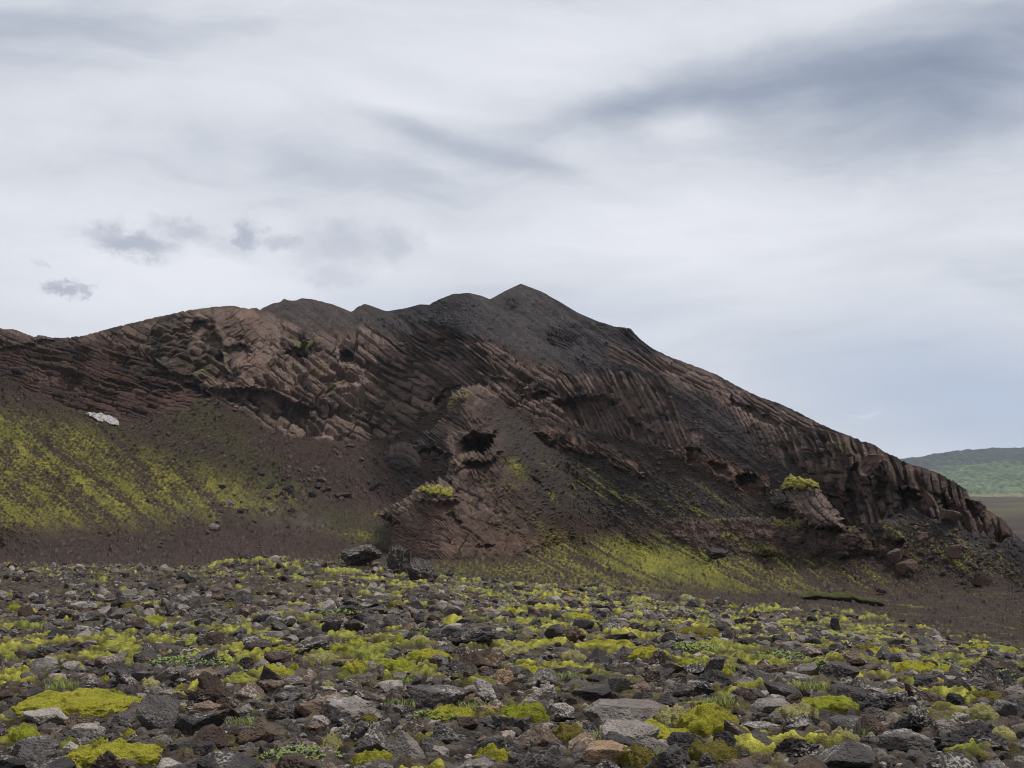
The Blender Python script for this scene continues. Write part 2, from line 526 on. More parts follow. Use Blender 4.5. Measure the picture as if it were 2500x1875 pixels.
FLOOR = 11.8       # metres from eye level down to the basin floor
PROF = [(-300, 1345, [(960, .42), (880, .9), (790, 1.0)]),
        (0, 1345, [(1150, .40), (960, .42), (880, .9), (801, 1.0)]),
        (250, 1345, [(1200, .25), (1000, .45), (900, 1.2), (806, 1.0)]),
        (450, 1345, [(1200, .15), (1060, .45), (960, .6), (860, 1.3), (758, .9)]),
        (620, 1340, [(1200, .12), (1030, .4), (960, 2.0), (860, 1.2), (754, .9)]),
        (740, 1338, [(1215, .11), (1050, .35), (955, 1.5), (813, 1.0), (770, .35), (727, .35)]),
        (857, 1335, [(1230, .10), (1068, .3), (950, 1.3), (816, 1.0), (790, .3), (761, .3)]),
        (950, 1340, [(1230, .10), (1063, .3), (950, 1.3), (838, 1.0), (759, .4)]),
        (1050, 1350, [(1200, .15), (1020, .4), (900, 1.0), (810, .9), (744, .45)]),
        (1144, 1350, [(1200, .3), (1000, .5), (900, .9), (822, .8), (715, .45)]),
        (1272, 1345, [(1200, .5), (1050, .5), (950, .8), (870, .9), (800, .38), (693, .42)]),
        (1400, 1350, [(1200, .35), (1034, .55), (930, 1.2), (850, .45), (758, .45)]),
        (1550, 1365, [(1270, .3), (1066, .55), (915, 1.1), (815, .5)]),
        (1700, 1385, [(1270, .3), (1137, .55), (1100, 1.5), (966, .8), (896, .5)]),
        (1870, 1400, [(1270, .35), (1212, .5), (1150, 1.0), (1080, .8), (975, .6)]),
        (2050, 1420, [(1290, .4), (1275, .5), (1150, 2.5), (1080, 1.0), (1055, .5)]),
        (2200, 1430, [(1250, .55), (1150, 2.5), (1120, .8)]),
        (2350, 1440, [(1285, .55), (1230, 2.0), (1188, .8)]),
        (2470, 1440, [(1320, .5), (1298, 1.5)]),
        (2640, 1470, [(1440, .4), (1412, .8)])]
_pts, _val = [], []
for px, py0, seq in PROF:
    q = (py0 - HZ) / F_; Y = FLOOR / q
    _pts.append((px, py0)); _val.append(math.log(Y))
    for pf in (py0 + 35, py0 + 80, py0 + 150):
        _pts.append((px, pf)); _val.append(math.log(FLOOR / ((pf - HZ) / F_)))
    pr = py0
    for py, s in seq:
        k = max(1, round((pr - py) / 45))
        for j in range(1, k + 1):
            q2 = (pr + (py - pr) * j / k - HZ) / F_
            Y = Y * (q + s) / (q2 + s); q = q2
            _pts.append((px, pr + (py - pr) * j / k)); _val.append(math.log(Y))
        pr = py
_MAIN = TPS(_pts, _val, 2e-3, 400.0)

RECESS = [  # hollows, undercuts and caves in the cliffs: outline, depth (m), edge softness (px)
    ([(455, 940), (530, 958), (620, 950), (700, 972), (770, 1003), (700, 1022), (600, 1022), (520, 1004)], 5.5, 9),
    ([(548, 846), (580, 840), (612, 848), (610, 874), (585, 890), (560, 886)], 4.0, 5),
    ([(700, 856), (722, 850), (744, 862), (742, 886), (716, 890), (703, 878)], 3.5, 5),
    ([(833, 858), (850, 855), (853, 872), (840, 875)], 3.0, 4),
    ([(470, 790), (515, 780), (535, 830), (545, 900), (570, 935), (500, 932), (478, 880)], 3.6, 9),
    ([(1057, 992), (1082, 952), (1122, 940), (1112, 962), (1078, 988)], 6.0, 5),
    ([(1262, 952), (1300, 962), (1335, 958), (1330, 978), (1290, 980)], 4.5, 6),
    ([(1020, 790), (1060, 796), (1080, 850), (1050, 845)], 2.5, 8),
    ([(1354, 985), (1408, 974), (1476, 970), (1530, 1020), (1571, 1042), (1612, 1080), (1490, 1052), (1400, 1026)], 5.0, 10),
    ([(1674, 1092), (1700, 1094), (1722, 1110), (1706, 1130), (1680, 1126)], 4.5, 5),
    ([(1735, 1128), (1770, 1140), (1790, 1168), (1750, 1156)], 4.0, 5),
    ([(1802, 1162), (1830, 1154), (1860, 1172), (1872, 1208), (1834, 1196), (1806, 1186)], 5.0, 5),
    ([(1783, 966), (1800, 984), (1843, 1000), (1905, 1034), (1898, 1044), (1840, 1020), (1790, 987)], 3.0, 5),
    ([(1345, 1074), (1385, 1078), (1390, 1088), (1350, 1086)], 2.0, 4),
    ([(2075, 1150), (2095, 1130), (2110, 1200), (2090, 1250), (2062, 1230)], 2.2, 8),
    ([(2140, 1150), (2166, 1160), (2160, 1230), (2140, 1225)], 2.6, 7),
    ([(2195, 1200), (2225, 1195), (2250, 1235), (2205, 1240)], 3.0, 6),
    ([(2285, 1205), (2310, 1215), (2330, 1250), (2300, 1240)], 2.2, 6),
    ([(2356, 1225), (2376, 1228), (2400, 1270), (2372, 1262)], 2.4, 5),
    ([(1365, 905), (1400, 922), (1420, 960), (1395, 950), (1370, 930)], 2.0, 7),
    ([(1150, 915), (1230, 925), (1300, 950), (1260, 955), (1180, 940)], 2.0, 7),
]
PROUD = [  # ribs standing out of the slopes
    ([(1305, 1051), (1341, 1045), (1390, 1059), (1430, 1080), (1490, 1094), (1558, 1143), (1571, 1162), (1530, 1154), (1463, 1116), (1422, 1110), (1390, 1094), (1341, 1083)], 4.0, 7),
    ([(440, 900), (470, 905), (450, 925), (415, 915), (395, 890), (340, 860), (345, 845), (400, 865)], 3.0, 6),
    ([(0, 803), (80, 818), (130, 828), (80, 838), (0, 850)], 2.0, 6),
    ([(2150, 1270), (2190, 1275), (2210, 1320), (2180, 1325), (2150, 1300)], 3.0, 6),
    ([(1620, 1085), (1680, 1095), (1730, 1110), (1800, 1150), (1870, 1165), (1880, 1195), (1800, 1190), (1740, 1160), (1690, 1140), (1640, 1115)], 2.0, 9),
    ([(540, 1180), (700, 1240), (820, 1255), (860, 1275), (780, 1300), (640, 1270), (560, 1240)], -1.0, 20),
]


def mainY(px, py, relief=True):
    px = np.asarray(px, float); py = np.asarray(py, float)
    Y = np.exp(_MAIN(px, py))
    if relief:
        wx = px + 9 * fbm(px / 22, py / 22, 4, 5); wy = py + 9 * fbm(px / 22, py / 22, 4, 9)
        for poly, d, s in RECESS:
            Y = Y + d * pmask(wx, wy, poly, s)
        for poly, d, s in PROUD:
            Y = Y - d * pmask(wx, wy, poly, s)
    return Y


# ------------------------------------------------------------------ rock texture and colour of the mountain
C_SOIL = np.array([0.041, 0.0243, 0.0172]); C_SOILG = np.array([0.036, 0.029, 0.025])
C_RED = np.array([0.075, 0.043, 0.034]); C_ROCK = np.array([0.250, 0.174, 0.145]); C_ROCKR = np.array([0.225, 0.136, 0.101])
C_DARK = np.array([0.025, 0.021, 0.021]); C_SLATE = np.array([0.043, 0.037, 0.039]); C_ASH = np.array([0.028, 0.025, 0.027])
C_MOSS = np.array([0.270, 0.250, 0.036]); C_GREEN = np.array([0.080, 0.086, 0.019]); C_DKGREEN = np.array([0.036, 0.039, 0.013])
C_PALE = np.array([0.26, 0.24, 0.19])

# name, outline, dip of the beds (deg, down to the right), length, thickness (px), crack width, relief (px), rock colour, dark share
R_LCLIFF = [(480, 752), (570, 746), (640, 765), (700, 790), (741, 808), (840, 815), (886, 796), (958, 835), (1010, 870), (1060, 930), (1100, 950), (1060, 1000),
            (1000, 1045), (958, 1063), (837, 1071), (717, 1063), (640, 1040), (600, 1005), (540, 985), (500, 940), (470, 880), (470, 800)]
R_SLAB = [(520, 748), (600, 750), (690, 800), (680, 880), (640, 930), (600, 920), (548, 850), (520, 800)]
R_LRIM = [(0, 795), (140, 822), (220, 812), (450, 755), (530, 748), (530, 800), (560, 930), (520, 960), (440, 930), (380, 890), (330, 855), (240, 830), (140, 845), (0, 850)]
R_LRED = [(0, 845), (140, 840), (240, 830), (330, 860), (400, 900), (480, 960), (470, 1000), (380, 1010), (330, 1030), (230, 1010), (160, 990), (90, 960), (0, 900)]
R_MID = [(1000, 790), (1060, 795), (1140, 818), (1252, 867), (1342, 895), (1400, 930), (1420, 990), (1395, 1034), (1330, 1020), (1260, 990), (1180, 985), (1120, 940), (1060, 900), (1010, 860)]
R_FAN = [(1350, 905), (1400, 920), (1470, 905), (1560, 915), (1640, 935), (1660, 1000), (1690, 1080), (1660, 1120), (1612, 1086), (1490, 1058), (1395, 1036), (1370, 980)]
R_RIGHT = [(1640, 905), (1720, 930), (1820, 975), (1900, 1010), (2000, 1040), (2040, 1090), (1990, 1130), (1900, 1130), (1840, 1110), (1760, 1060), (1690, 1090), (1650, 1000)]
R_RSKY = [(1480, 850), (1600, 862), (1700, 900), (1850, 970), (2000, 1035), (2130, 1085), (2100, 1110), (1990, 1070), (1860, 1010), (1740, 960), (1600, 905), (1500, 880)]
R_RCLIFF = [(1900, 1085), (2000, 1050), (2096, 1070), (2150, 1098), (2230, 1130), (2330, 1175), (2370, 1205), (2430, 1250), (2480, 1310), (2440, 1322), (2370, 1290), (2250, 1250), (2170, 1230),
            (2150, 1275), (2060, 1280), (2010, 1200), (1960, 1160), (1900, 1120)]
R_LEDGE = [(1620, 1085), (1700, 1095), (1800, 1140), (1880, 1165), (1885, 1215), (1800, 1190), (1700, 1140), (1640, 1116)]
R_RIB = PROUD[0][0]
R_NOTCH = [(1500, 796), (1540, 800), (1572, 833), (1600, 856), (1575, 858), (1530, 830)]
R_UPDARK = [(1290, 800), (1340, 795), (1400, 815), (1420, 845), (1380, 850), (1320, 830)]
R_PEAKROCK = [(1210, 725), (1260, 720), (1275, 745), (1240, 755), (1200, 745)]
R_BAS = [(620, 770), (860, 780), (960, 800), (1010, 850), (960, 830), (886, 795), (840, 816), (741, 812), (670, 796)]

ROCKS = [('red', R_LRED, 16, 70, 9, .22, 3.4, C_RED * .92, .42), ('rim', R_LRIM, 27, 40, 13, .26, 5.0, C_ROCK * .42, .46),
         ('left', R_LCLIFF, 33, 72, 19, .22, 7.0, C_ROCK * .68, .36), ('slab', R_SLAB, 40, 62, 44, .10, 4.5, C_ROCK * .60, .20),
         ('mid', R_MID, 35, 95, 11, .28, 6.0, C_ROCK * .58, .40), ('fan', R_FAN, 63, 120, 12, .24, 5.0, C_ROCK * .62, .36),
         ('right', R_RIGHT, 55, 80, 32, .09, 4.5, C_ROCK * .56, .32), ('rsky', R_RSKY, 31, 70, 12, .16, 3.2, C_ROCK * .60, .30),
         ('rcliff', R_RCLIFF, 74, 90, 20, .24, 8.0, C_ROCK * .50, .46), ('ledge', R_LEDGE, 40, 60, 30, .14, 7.0, C_ROCKR * .55, .42),
         ('rib', R_RIB, 34, 40, 9, .28, 5.0, C_ROCKR * .6, .38), ('notch', R_NOTCH, 50, 30, 8, .28, 5.0, C_DARK * 1.5, .5),
         ('updark', R_UPDARK, 28, 34, 6, .30, 2.4, C_SLATE * .8, .3), ('peak', R_PEAKROCK, 30, 22, 6, .30, 2.2, C_SLATE * .8, .3)]


def streaks(px, py, ang, L, Wd, seed, oct=4):
    c, s = math.cos(math.radians(ang)), math.sin(math.radians(ang))
    return fbm((px * c + py * s) / L, (py * c - px * s) / Wd, oct, seed)


def beds(px, py, dip, L, T, cw, seed, warp=1.0):
    c, s = math.cos(math.radians(dip)), math.sin(math.radians(dip))
    wx = px + warp * (26 * fbm(px / 130, py / 130, 3, seed) + 5 * fbm(px / 20, py / 20, 3, seed + 3))
    wy = py + warp * (26 * fbm(px / 130, py / 130, 3, seed + 5) + 5 * fbm(px / 20, py / 20, 3, seed + 8))
    u = (wx * c + wy * s) / L; v = (wy * c - wx * s) / T
    f1, f2, r1, r2, ox, oy = cells(u, v, seed)
    e = sstep(f2 - f1, 0.0, cw)
    h = (e - 1.0) * 0.75 + (r1 - 0.5) * 0.75 + (r2 - 0.5) * ox * 0.8 - 0.45 * oy * (0.4 + r2)
    return h, r1, r2, e


def strata(px, py, dip, L, T, seed, gap=2.6, curve=0.0, warp=1.0):
    """beds running down the dip, split into blocks by cross joints: height of each block and its gaps"""
    c, s = math.cos(math.radians(dip)), math.sin(math.radians(dip))
    wx = px + warp * (26 * fbm(px / 230, py / 230, 2, seed) + 3 * fbm(px / 14, py / 14, 3, seed + 3))
    wy = py + warp * (26 * fbm(px / 230, py / 230, 2, seed + 5) + 3 * fbm(px / 14, py / 14, 3, seed + 8))
    u = wx * c + wy * s; v = wy * c - wx * s
    v = v + curve * (u - u.mean()) ** 2
    vn = v / T + .55 * fbm(v / (T * 3.1) + seed, u / (L * 5), 2, seed + 11)
    li = np.floor(vn); fv = vn - li
    spl = hash2(li, li * 0 + 3, seed)
    un = u / (L * (.55 + .9 * spl)) + hash2(li, li * 0, seed + 1) * 20
    un = un + .35 * fbm(un * .9, li * 3.7, 2, seed + 13)
    ui = np.floor(un); fu = un - ui
    r1 = hash2(ui, li, seed + 2); r2 = hash2(ui, li, seed + 4)
    dv = np.minimum(fv, 1 - fv) * T; du = np.minimum(fu, 1 - fu) * L * (.55 + .9 * spl)
    d = np.minimum(dv, du * .9)
    lay = hash2(li, li * 0 + 7, seed)
    wide = gap * (.25 + 2.4 * hash2(li, ui, seed + 9) ** 2)
    e = sstep(d, 0.25 * wide, wide)
    rnd = sstep(d, 0, T * .42)
    miss = (r2 > .86)
    h = (e - 1) * 2.2 + .38 * (rnd - 1) + (r1 - .5) * .7 + (lay - .5) * .7 + (.5 - fv) * .55 + (fu - .5) * (r2 - .5) * .6 - 1.0 * miss
    return h, r1, r2, e


def slope_detail(px, py, rocky, sc=1.0):
    """loose stones and fine roughness of the soil: relief in px, stone mask, stone shade"""
    d = 1.1 * fbm(px / 26, py / 18, 4, 21) + 0.9 * fbm(px / 7, py / 5, 3, 22)
    st = np.zeros(px.shape); tone = np.zeros(px.shape)
    for k, (s, thr, hgt) in enumerate([(15, .90, 5.5), (8.0, .80, 3.0), (4.6, .64, 1.7)]):
        f1, f2, r1, r2, ox, oy = cells(px / s, py / (s * .72), 40 + 10 * k)
        rad = 0.30 + 0.22 * r2
        thr_ = thr - 0.22 * rocky
        b = np.where(r1 > thr_, sstep(rad - f1, 0.0, 0.20), 0.0)
        d = d + hgt * b; tone = np.where(b > .5, r2, tone); st = np.maximum(st, b)
    return d, st, tone


def paint(col, m, c):
    m = np.clip(m, 0, 1)[..., None]
    return col * (1 - m) + np.asarray(c) * m


def vary(c, r, amt):
    return np.asarray(c) * (1 + amt * (np.asarray(r)[..., None] - 0.5) * 2)


def detail(px, py):
    """relief (px, outwards) and base colour of the mountain surface"""
    n = px.shape
    big = fbm(px / 160, py / 110, 4, 31); mid = fbm(px / 45, py / 35, 4, 32)
    wx = px + 14 * fbm(px / 40, py / 40, 4, 33); wy = py + 12 * fbm(px / 40, py / 40, 4, 34)
    # --- soils
    col = np.broadcast_to(C_SOIL, n + (3,)).copy()
    up = sstep(1010 - py + 0.45 * (px - 1250), 60, 220) * sstep(px, 1040, 1200)
    upl = sstep(820 - py, -10, 25) * sstep(px, 600, 660)
    slate = np.clip(up + upl, 0, 1)
    col = paint(col, slate * .95, C_SLATE)
    col = paint(col, slate * sstep(mid + .5 * big, .0, .4) * .55, C_ASH)
    col = paint(col, pmask(wx, wy, R_BAS, 14) * .8, (0.048, 0.033, 0.027))
    col = paint(col, upl * sstep(px, 960, 900) * .65, (0.046, 0.034, 0.028))
    ra = pmask(wx, wy, [(1180, 1000), (1420, 1060), (1600, 1150), (1780, 1200), (1860, 1250), (1780, 1270), (1500, 1262), (1300, 1230), (1220, 1120)], 25)
    col = paint(col, ra * .8, C_SOILG * 1.25)
    col = paint(col, ra * sstep(streaks(px, py, 30, 260, 26, 35), -.1, .35) * .3, C_ASH)
    col = col * (1 + slate * .9 * streaks(px, py, 36, 170, 9, 63, 4) + slate * .5 * fbm(px / 24, py / 14, 4, 64))[..., None]
    red = pmask(wx, wy, [(0, 1290), (300, 1270), (700, 1290), (880, 1310), (960, 1380), (0, 1400)], 30) * sstep(big, -.3, .3) * .45
    red += pmask(wx, wy, [(860, 1180), (960, 1220), (940, 1290), (870, 1270)], 15) * .5
    red += pmask(wx, wy, [(780, 1060), (960, 1066), (1060, 1010), (1020, 1070), (940, 1110), (820, 1090)], 14) * .55
    col = paint(col, red, C_RED * .85)
    rr = pmask(wx, wy, [(1480, 840), (1560, 870), (1700, 935), (1800, 985), (1760, 985), (1640, 930), (1500, 880)], 14) * sstep(mid, -.2, .2)
    col = paint(col, rr, (0.110, 0.063, 0.043))
    greyfl = gauss(px, py, 740, 1275, 110, 26, 8) + .7 * gauss(px, py, 600, 1225, 90, 20, 15)
    col = paint(col, greyfl * .75 * sstep(mid, -.4, .2), (0.090, 0.074, 0.055))
    flat = pmask(wx, wy, [(1300, 1400), (1700, 1400), (2100, 1440), (2300, 1440), (2600, 1430), (2600, 1600), (1300, 1600)], 25)
    col = paint(col, flat * .7, (0.048, 0.033, 0.022))
    col = paint(col, flat * sstep(streaks(px, py, 3, 160, 9, 36), .05, .4) * .6, (0.080, 0.063, 0.042))
    # --- rock faces
    rock = np.zeros(n); disp = np.zeros(n); rcol = np.zeros(n + (3,)); wsum = np.full(n, 1e-6)
    ws = [pmask(wx, wy, r[1], 9) for r in ROCKS]
    apron = pmask(wx, wy, [(1610, 930), (1700, 950), (1780, 1010), (1850, 1085), (1880, 1125), (1800, 1100), (1720, 1070), (1670, 1030), (1640, 985)], 16)
    ws = [w_ * (1 - .9 * apron) if r[0] in ('fan', 'right', 'rsky') else w_ for w_, r in zip(ws, ROCKS)]
    rest = np.ones(n); pri = [None] * len(ROCKS)
    for i in range(len(ROCKS) - 1, -1, -1):
        pri[i] = ws[i] * rest; rest = rest * (1 - ws[i])
    sky_taper = .25 + .75 * sstep(py - skyline(px), 3, 42)
    for i, (nm, poly, dip, L, T, cw, rel, c, dk) in enumerate(ROCKS):
        w = pri[i]
        k = w > 0.002
        if not k.any(): continue
        X, Z = px[k], py[k]
        dipf = dip
        nn = fbm(X / 12, Z / 12, 4, 60 + i)
        if nm in ('slab', 'right', 'ledge'):
            h, r1, r2, e = beds(X, Z, dip, L, T, cw, 100 + 17 * i)
            h2, q1, q2, e2 = strata(X, Z, dip + 8, L * .4, T * .35, 101 + 17 * i, 2.0)
            dsp = rel * (1.5 * h + .45 * h2 + .25 * nn)
        else:
            h, r1, r2, e = strata(X, Z, dip, L, T, 100 + 17 * i, max(3.2, T * .30), -.00022 if nm == 'fan' else 0)
            h2, q1, q2, e2 = strata(X, Z, dip + 6, L * .45, T * .42, 101 + 17 * i, 1.8)
            dsp = rel * (1.6 * h + .12 * h2 + .16 * nn)
        amp = .28 + .82 * sstep(fbm(X / 70 + 9, Z / 46, 4, 120 + i), -.22, .26)
        dsp = dsp * amp + 2.6 * ridged(X / 16, Z / 12, 5, 130 + i)
        hole = sstep(fbm(X / (L * 1.1), Z / (L * .6), 3, 80 + i), .26, .40)
        dsp = dsp - rel * 1.3 * hole
        lum = 0.82 + 0.80 * (r2 - .4) + 0.10 * (q1 - .5) + .30 * nn
        cc = np.asarray(c)[None] * lum[:, None]
        warm = sstep(r1, .5, 1.0)[:, None]
        cc = cc * (1 - .4 * warm) + C_ROCKR * lum[:, None] * .4 * warm * (np.mean(c) / .2)
        dkm = (sstep(fbm(X / 60, Z / 40, 5, 90 + i, .6), .44 - .75 * dk, .56 - .75 * dk) * .82)[:, None]
        cc = cc * (1 - dkm) + C_DARK * (0.8 + .5 * q2[:, None]) * dkm
        W = w[k]
        disp[k] += W * dsp; rcol[k] += W[:, None] * cc; wsum[k] += W
        rock[k] = np.maximum(rock[k], w[k])
    disp = disp / wsum * rock * sky_taper; rcol = rcol / wsum[..., None]
    # a little outcrop showing through the soils of the upper mountain
    f1, f2, r1, r2, ox, oy = cells((px + .3 * py) / 46, py / 13, 77)
    oc = sstep(fbm(px / 60, py / 26, 4, 78), .22, .4) * (1 - rock) * slate
    disp += oc * 2.2 * (sstep(f2 - f1, 0, .25) - .6)
    col = paint(col, oc * .5, C_DARK * 1.1)
    # --- loose stones
    dens = 0.15 + .6 * gauss(px, py, 760, 1180, 190, 70) + .5 * gauss(px, py, 400, 1290, 300, 60) + .8 * gauss(px, py, 2330, 1340, 190, 80) + .5 * gauss(px, py, 560, 1090, 120, 60) + .8 * gauss(px, py, 380, 1350, 420, 45) + .5 * gauss(px, py, 1500, 1420, 500, 30)
    dens = dens + .5 * sstep(mid, 0, .4) - .35 * slate
    dd, st, tone = slope_detail(px, py, dens)
    gul = streaks(px, py, 40, 240, 26, 61, 4) * sstep(1150 - px, 0, 200) + streaks(px, py, 33, 300, 30, 62, 4) * sstep(px, 1150, 1300)
    disp += (1 - rock) * (dd * (1 - .25 * slate) + 7 * gul + 5 * mid) * (.2 + .8 * sstep(py - skyline(px), 2, 30))
    sc = C_DARK * 1.25 + (np.array([0.10, 0.079, 0.068]) - C_DARK) * (tone ** 3)[..., None]
    col = paint(col, st * .75 * (1 - .4 * slate), 0); col += (st * .75 * (1 - .4 * slate))[..., None] * sc
    col = col * (0.82 + .36 * (fbm(px / 9, py / 7, 4, 37)[..., None] + .5))
    # --- moss on the slopes
    s37 = streaks(px, py, 39, 260, 30, 51, 4); s37b = streaks(px, py, 39, 60, 7, 52, 3)
    fine = fbm(px / 8, py / 4.2, 4, 53)
    L = pmask(wx, wy, [(-300, 1000), (0, 1015), (60, 1035), (200, 1050), (300, 1110), (420, 1130), (560, 1180), (740, 1220), (640, 1250), (450, 1260), (330, 1275), (-300, 1285)], 48)
    mo = L * sstep(s37 * 1.05 + .45 * s37b + 1.0 * fine + .5 * fbm(px / 34, py / 20, 3, 59) + .13, -.22, .66)
    L2 = pmask(wx, wy, [(-300, 930), (100, 985), (300, 1010), (560, 1120), (700, 1210), (300, 1120), (-300, 1040)], 22)
    gr = L2 * sstep(fine + .5 * s37, -.1, .3) * .75
    gr += pmask(wx, wy, [(350, 905), (385, 950), (470, 965), (560, 1010), (620, 1090), (700, 1150), (780, 1210), (640, 1190), (520, 1090), (420, 1030), (360, 960)], 18) * sstep(fine + .4 * mid, -.15, .25) * .9
    gr += pmask(wx, wy, [(760, 1230), (900, 1260), (960, 1300), (955, 1345), (860, 1330), (800, 1280)], 16) * sstep(fine, -.15, .25) * .9
    col = paint(col, gr, C_DKGREEN * 1.15)
    col = paint(col, gr * sstep(fine, .05, .4) * .5, C_GREEN)
    s27 = streaks(px, py, 27, 260, 9, 54, 4); s33 = streaks(px, py, 34, 200, 9, 55, 4)
    R = pmask(wx, wy, [(1180, 1300), (1400, 1310), (1620, 1318), (1760, 1350), (1900, 1400), (2000, 1440), (1700, 1432), (1450, 1412), (1250, 1385)], 28)
    rm = R * sstep(.9 * s27 + .6 * fine + .50 * gauss(px, py, 1630, 1375, 190, 52, 14) - .0, -.08, .36)
    R2 = pmask(wx, wy, [(1320, 1120), (1480, 1130), (1640, 1170), (1780, 1210), (1860, 1262), (1640, 1262), (1500, 1240), (1380, 1200)], 24)
    rm2 = R2 * sstep(s33 + .45 * fine, .18, .46)
    R3 = pmask(wx, wy, [(1790, 1330), (1880, 1330), (1990, 1365), (2090, 1385), (2280, 1440), (2080, 1428), (1900, 1400), (1800, 1375)], 16)
    rm3 = R3 * sstep(.8 * s33 + .6 * fine, .05, .36)
    rm4 = sum(a * gauss(px, py, *g) for a, g in [(1.2, (1265, 1145, 32, 13, 50)), (.9, (1345, 1210, 26, 7, 50)), (.9, (1322, 1290, 60, 9, 48)), (1.0, (1355, 1320, 26, 12, 35)), (.7, (1410, 1195, 20, 6, 35)),
                                                 (.8, (880, 1310, 60, 12, 10)), (.9, (930, 1252, 32, 5, -25)), (.8, (1050, 1395, 120, 16, 5)), (.9, (1270, 1396, 150, 16, 5)), (.7, (1480, 1432, 150, 12, 5)), (.6, (820, 1372, 80, 12, 0))]) * sstep(fine + .3 * mid, -.15, .25)
    rm5 = pmask(wx, wy, [(2160, 1260), (2260, 1280), (2390, 1330), (2480, 1380), (2500, 1420), (2400, 1410), (2300, 1390), (2200, 1370), (2140, 1330)], 18) * sstep(fine + .8 * s33, .12, .42) * .8
    rm6 = flat * sstep(streaks(px, py, 4, 150, 7, 56) + .3 * fine, .24, .5) * .55
    moss = np.clip(mo + rm + rm2 + rm3 + rm4 + rm5 + rm6, 0, 1)
    tint = np.clip(.5 + .9 * fbm(px / 70, py / 50, 3, 57) + .7 * fine, 0, 1)[..., None]
    mcol = C_GREEN * (1 - tint) + C_MOSS * tint
    m = moss[..., None]
    col = col * (1 - m * .86) + mcol * .86 * m
    disp += moss * (1 - rock) * (0.8 + 1.2 * fine)
    # --- put the rock on, then moss sitting in its ledges
    col = paint(col, rock, 0) + rock[..., None] * rcol
    lc = np.clip(gauss(px, py, 800, 900, 190, 60, 20) + .9 * gauss(px, py, 500, 850, 60, 70) + .6 * gauss(px, py, 900, 980, 100, 50, 30) + .6 * gauss(px, py, 400, 800, 90, 30, -12), 0, 1)
    lm = rock * lc * sstep(fbm(px / 26, py / 11, 3, 58) + .3 * fine, .20, .40)
    lm += gauss(px, py, 500, 900, 32, 26, 20) * .8 * sstep(fine, -.3, .2) + gauss(px, py, 2040, 1078, 14, 5) * 1.2 + gauss(px, py, 2062, 1095, 12, 4) * 1.2
    lm = np.clip(lm, 0, 1)
    col = paint(col, lm * .9, 0) + (lm * .9)[..., None] * (C_DKGREEN * 1.6 * (1 - tint) + C_GREEN * 1.7 * tint)
    disp += lm * 1.2
    return disp, col, rock


def norms(V):
    dr = np.gradient(V, axis=0); dc = np.gradient(V, axis=1)
    n = np.cross(dc, dr); n /= np.linalg.norm(n, axis=-1)[..., None] + 1e-9
    return n


def smooth2(V, k):
    for _ in range(k):
        W = V.copy()
        W[1:-1] = (V[:-2] + 2 * V[1:-1] + V[2:]) / 4
        V = W.copy()
        V[:, 1:-1] = (W[:, :-2] + 2 * W[:, 1:-1] + W[:, 2:]) / 4
    return V


def surface(PX, PY, Y, det=None):
    V = to_world(PX, PY, Y)
    disp, col, rock = detail(PX, PY) if det is None else det
    N = norms(smooth2(V, 3))
    flip = np.sign((N * (np.array([0, 0, EYE]) - V)).sum(-1))
    N = N * flip[..., None]
    V = V + N * (disp * Y / F_)[..., None]
    return V, col


def build_mountain():
    cols = np.concatenate([np.arange(-300, -60, 12), np.arange(-60, 2560, 1.7), np.arange(2560, 2700, 12)])
    nr = 540
    bot = np.interp(cols, [-300, 600, 1000, 1500, 1800, 2200, 2700], [1420, 1420, 1440, 1480, 1540, 1580, 1600])
    top = skyline(cols)
    top = top + 2.2 * fbm(cols / 9, cols * 0, 3, 12) * np.interp(cols, [600, 700, 960, 1000, 1480, 1560, 1700], [.8, .6, .3, .1, .1, 1, 1.4])
    v = np.linspace(0, 1, nr)[:, None]
    PY = bot[None] * (1 - v) + top[None] * v
    PX = np.broadcast_to(cols[None], PY.shape).copy()
    V, col = surface(PX, PY, mainY(PX, PY))
    # the far side, falling away behind the skyline
    back = []; last = V[-1]
    for j in range(1, 14):
        d = 3.0 * j ** 1.6
        s = 1 + d / last[:, 1]
        b = last.copy(); b[:, 0] *= s; b[:, 1] *= s; b[:, 2] -= d * 0.42 + 1.5
        b[:, 2] = np.maximum(b[:, 2], -11.5)
        back.append(b)
    # the foot runs on under the ground sheet
    front = []
    for d, dz in ((34, 4.0), (16, 2.2), (6, .7)):
        f = V[0].copy(); k = (f[:, 1] - d) / f[:, 1]; f[:, 0] *= k; f[:, 1] -= d; f[:, 2] = np.minimum(f[:, 2], -9.8) - dz; front.append(f)
    V = np.concatenate([np.array(front), V, np.array(back)], 0)
    col = np.concatenate([np.repeat(col[:1], 3, 0), col, np.repeat(col[-1:], len(back), 0)], 0)
    o = mesh_obj('mountain', V.reshape(-1, 3), grid_faces(V.shape[0], V.shape[1]), M_TERR, col.reshape(-1, 3), smooth=False)
    tag(o, 'dark brown volcanic mountain with rocky cliffs and a pointed ashen peak', 'mountain', kind='structure')


build_mountain()


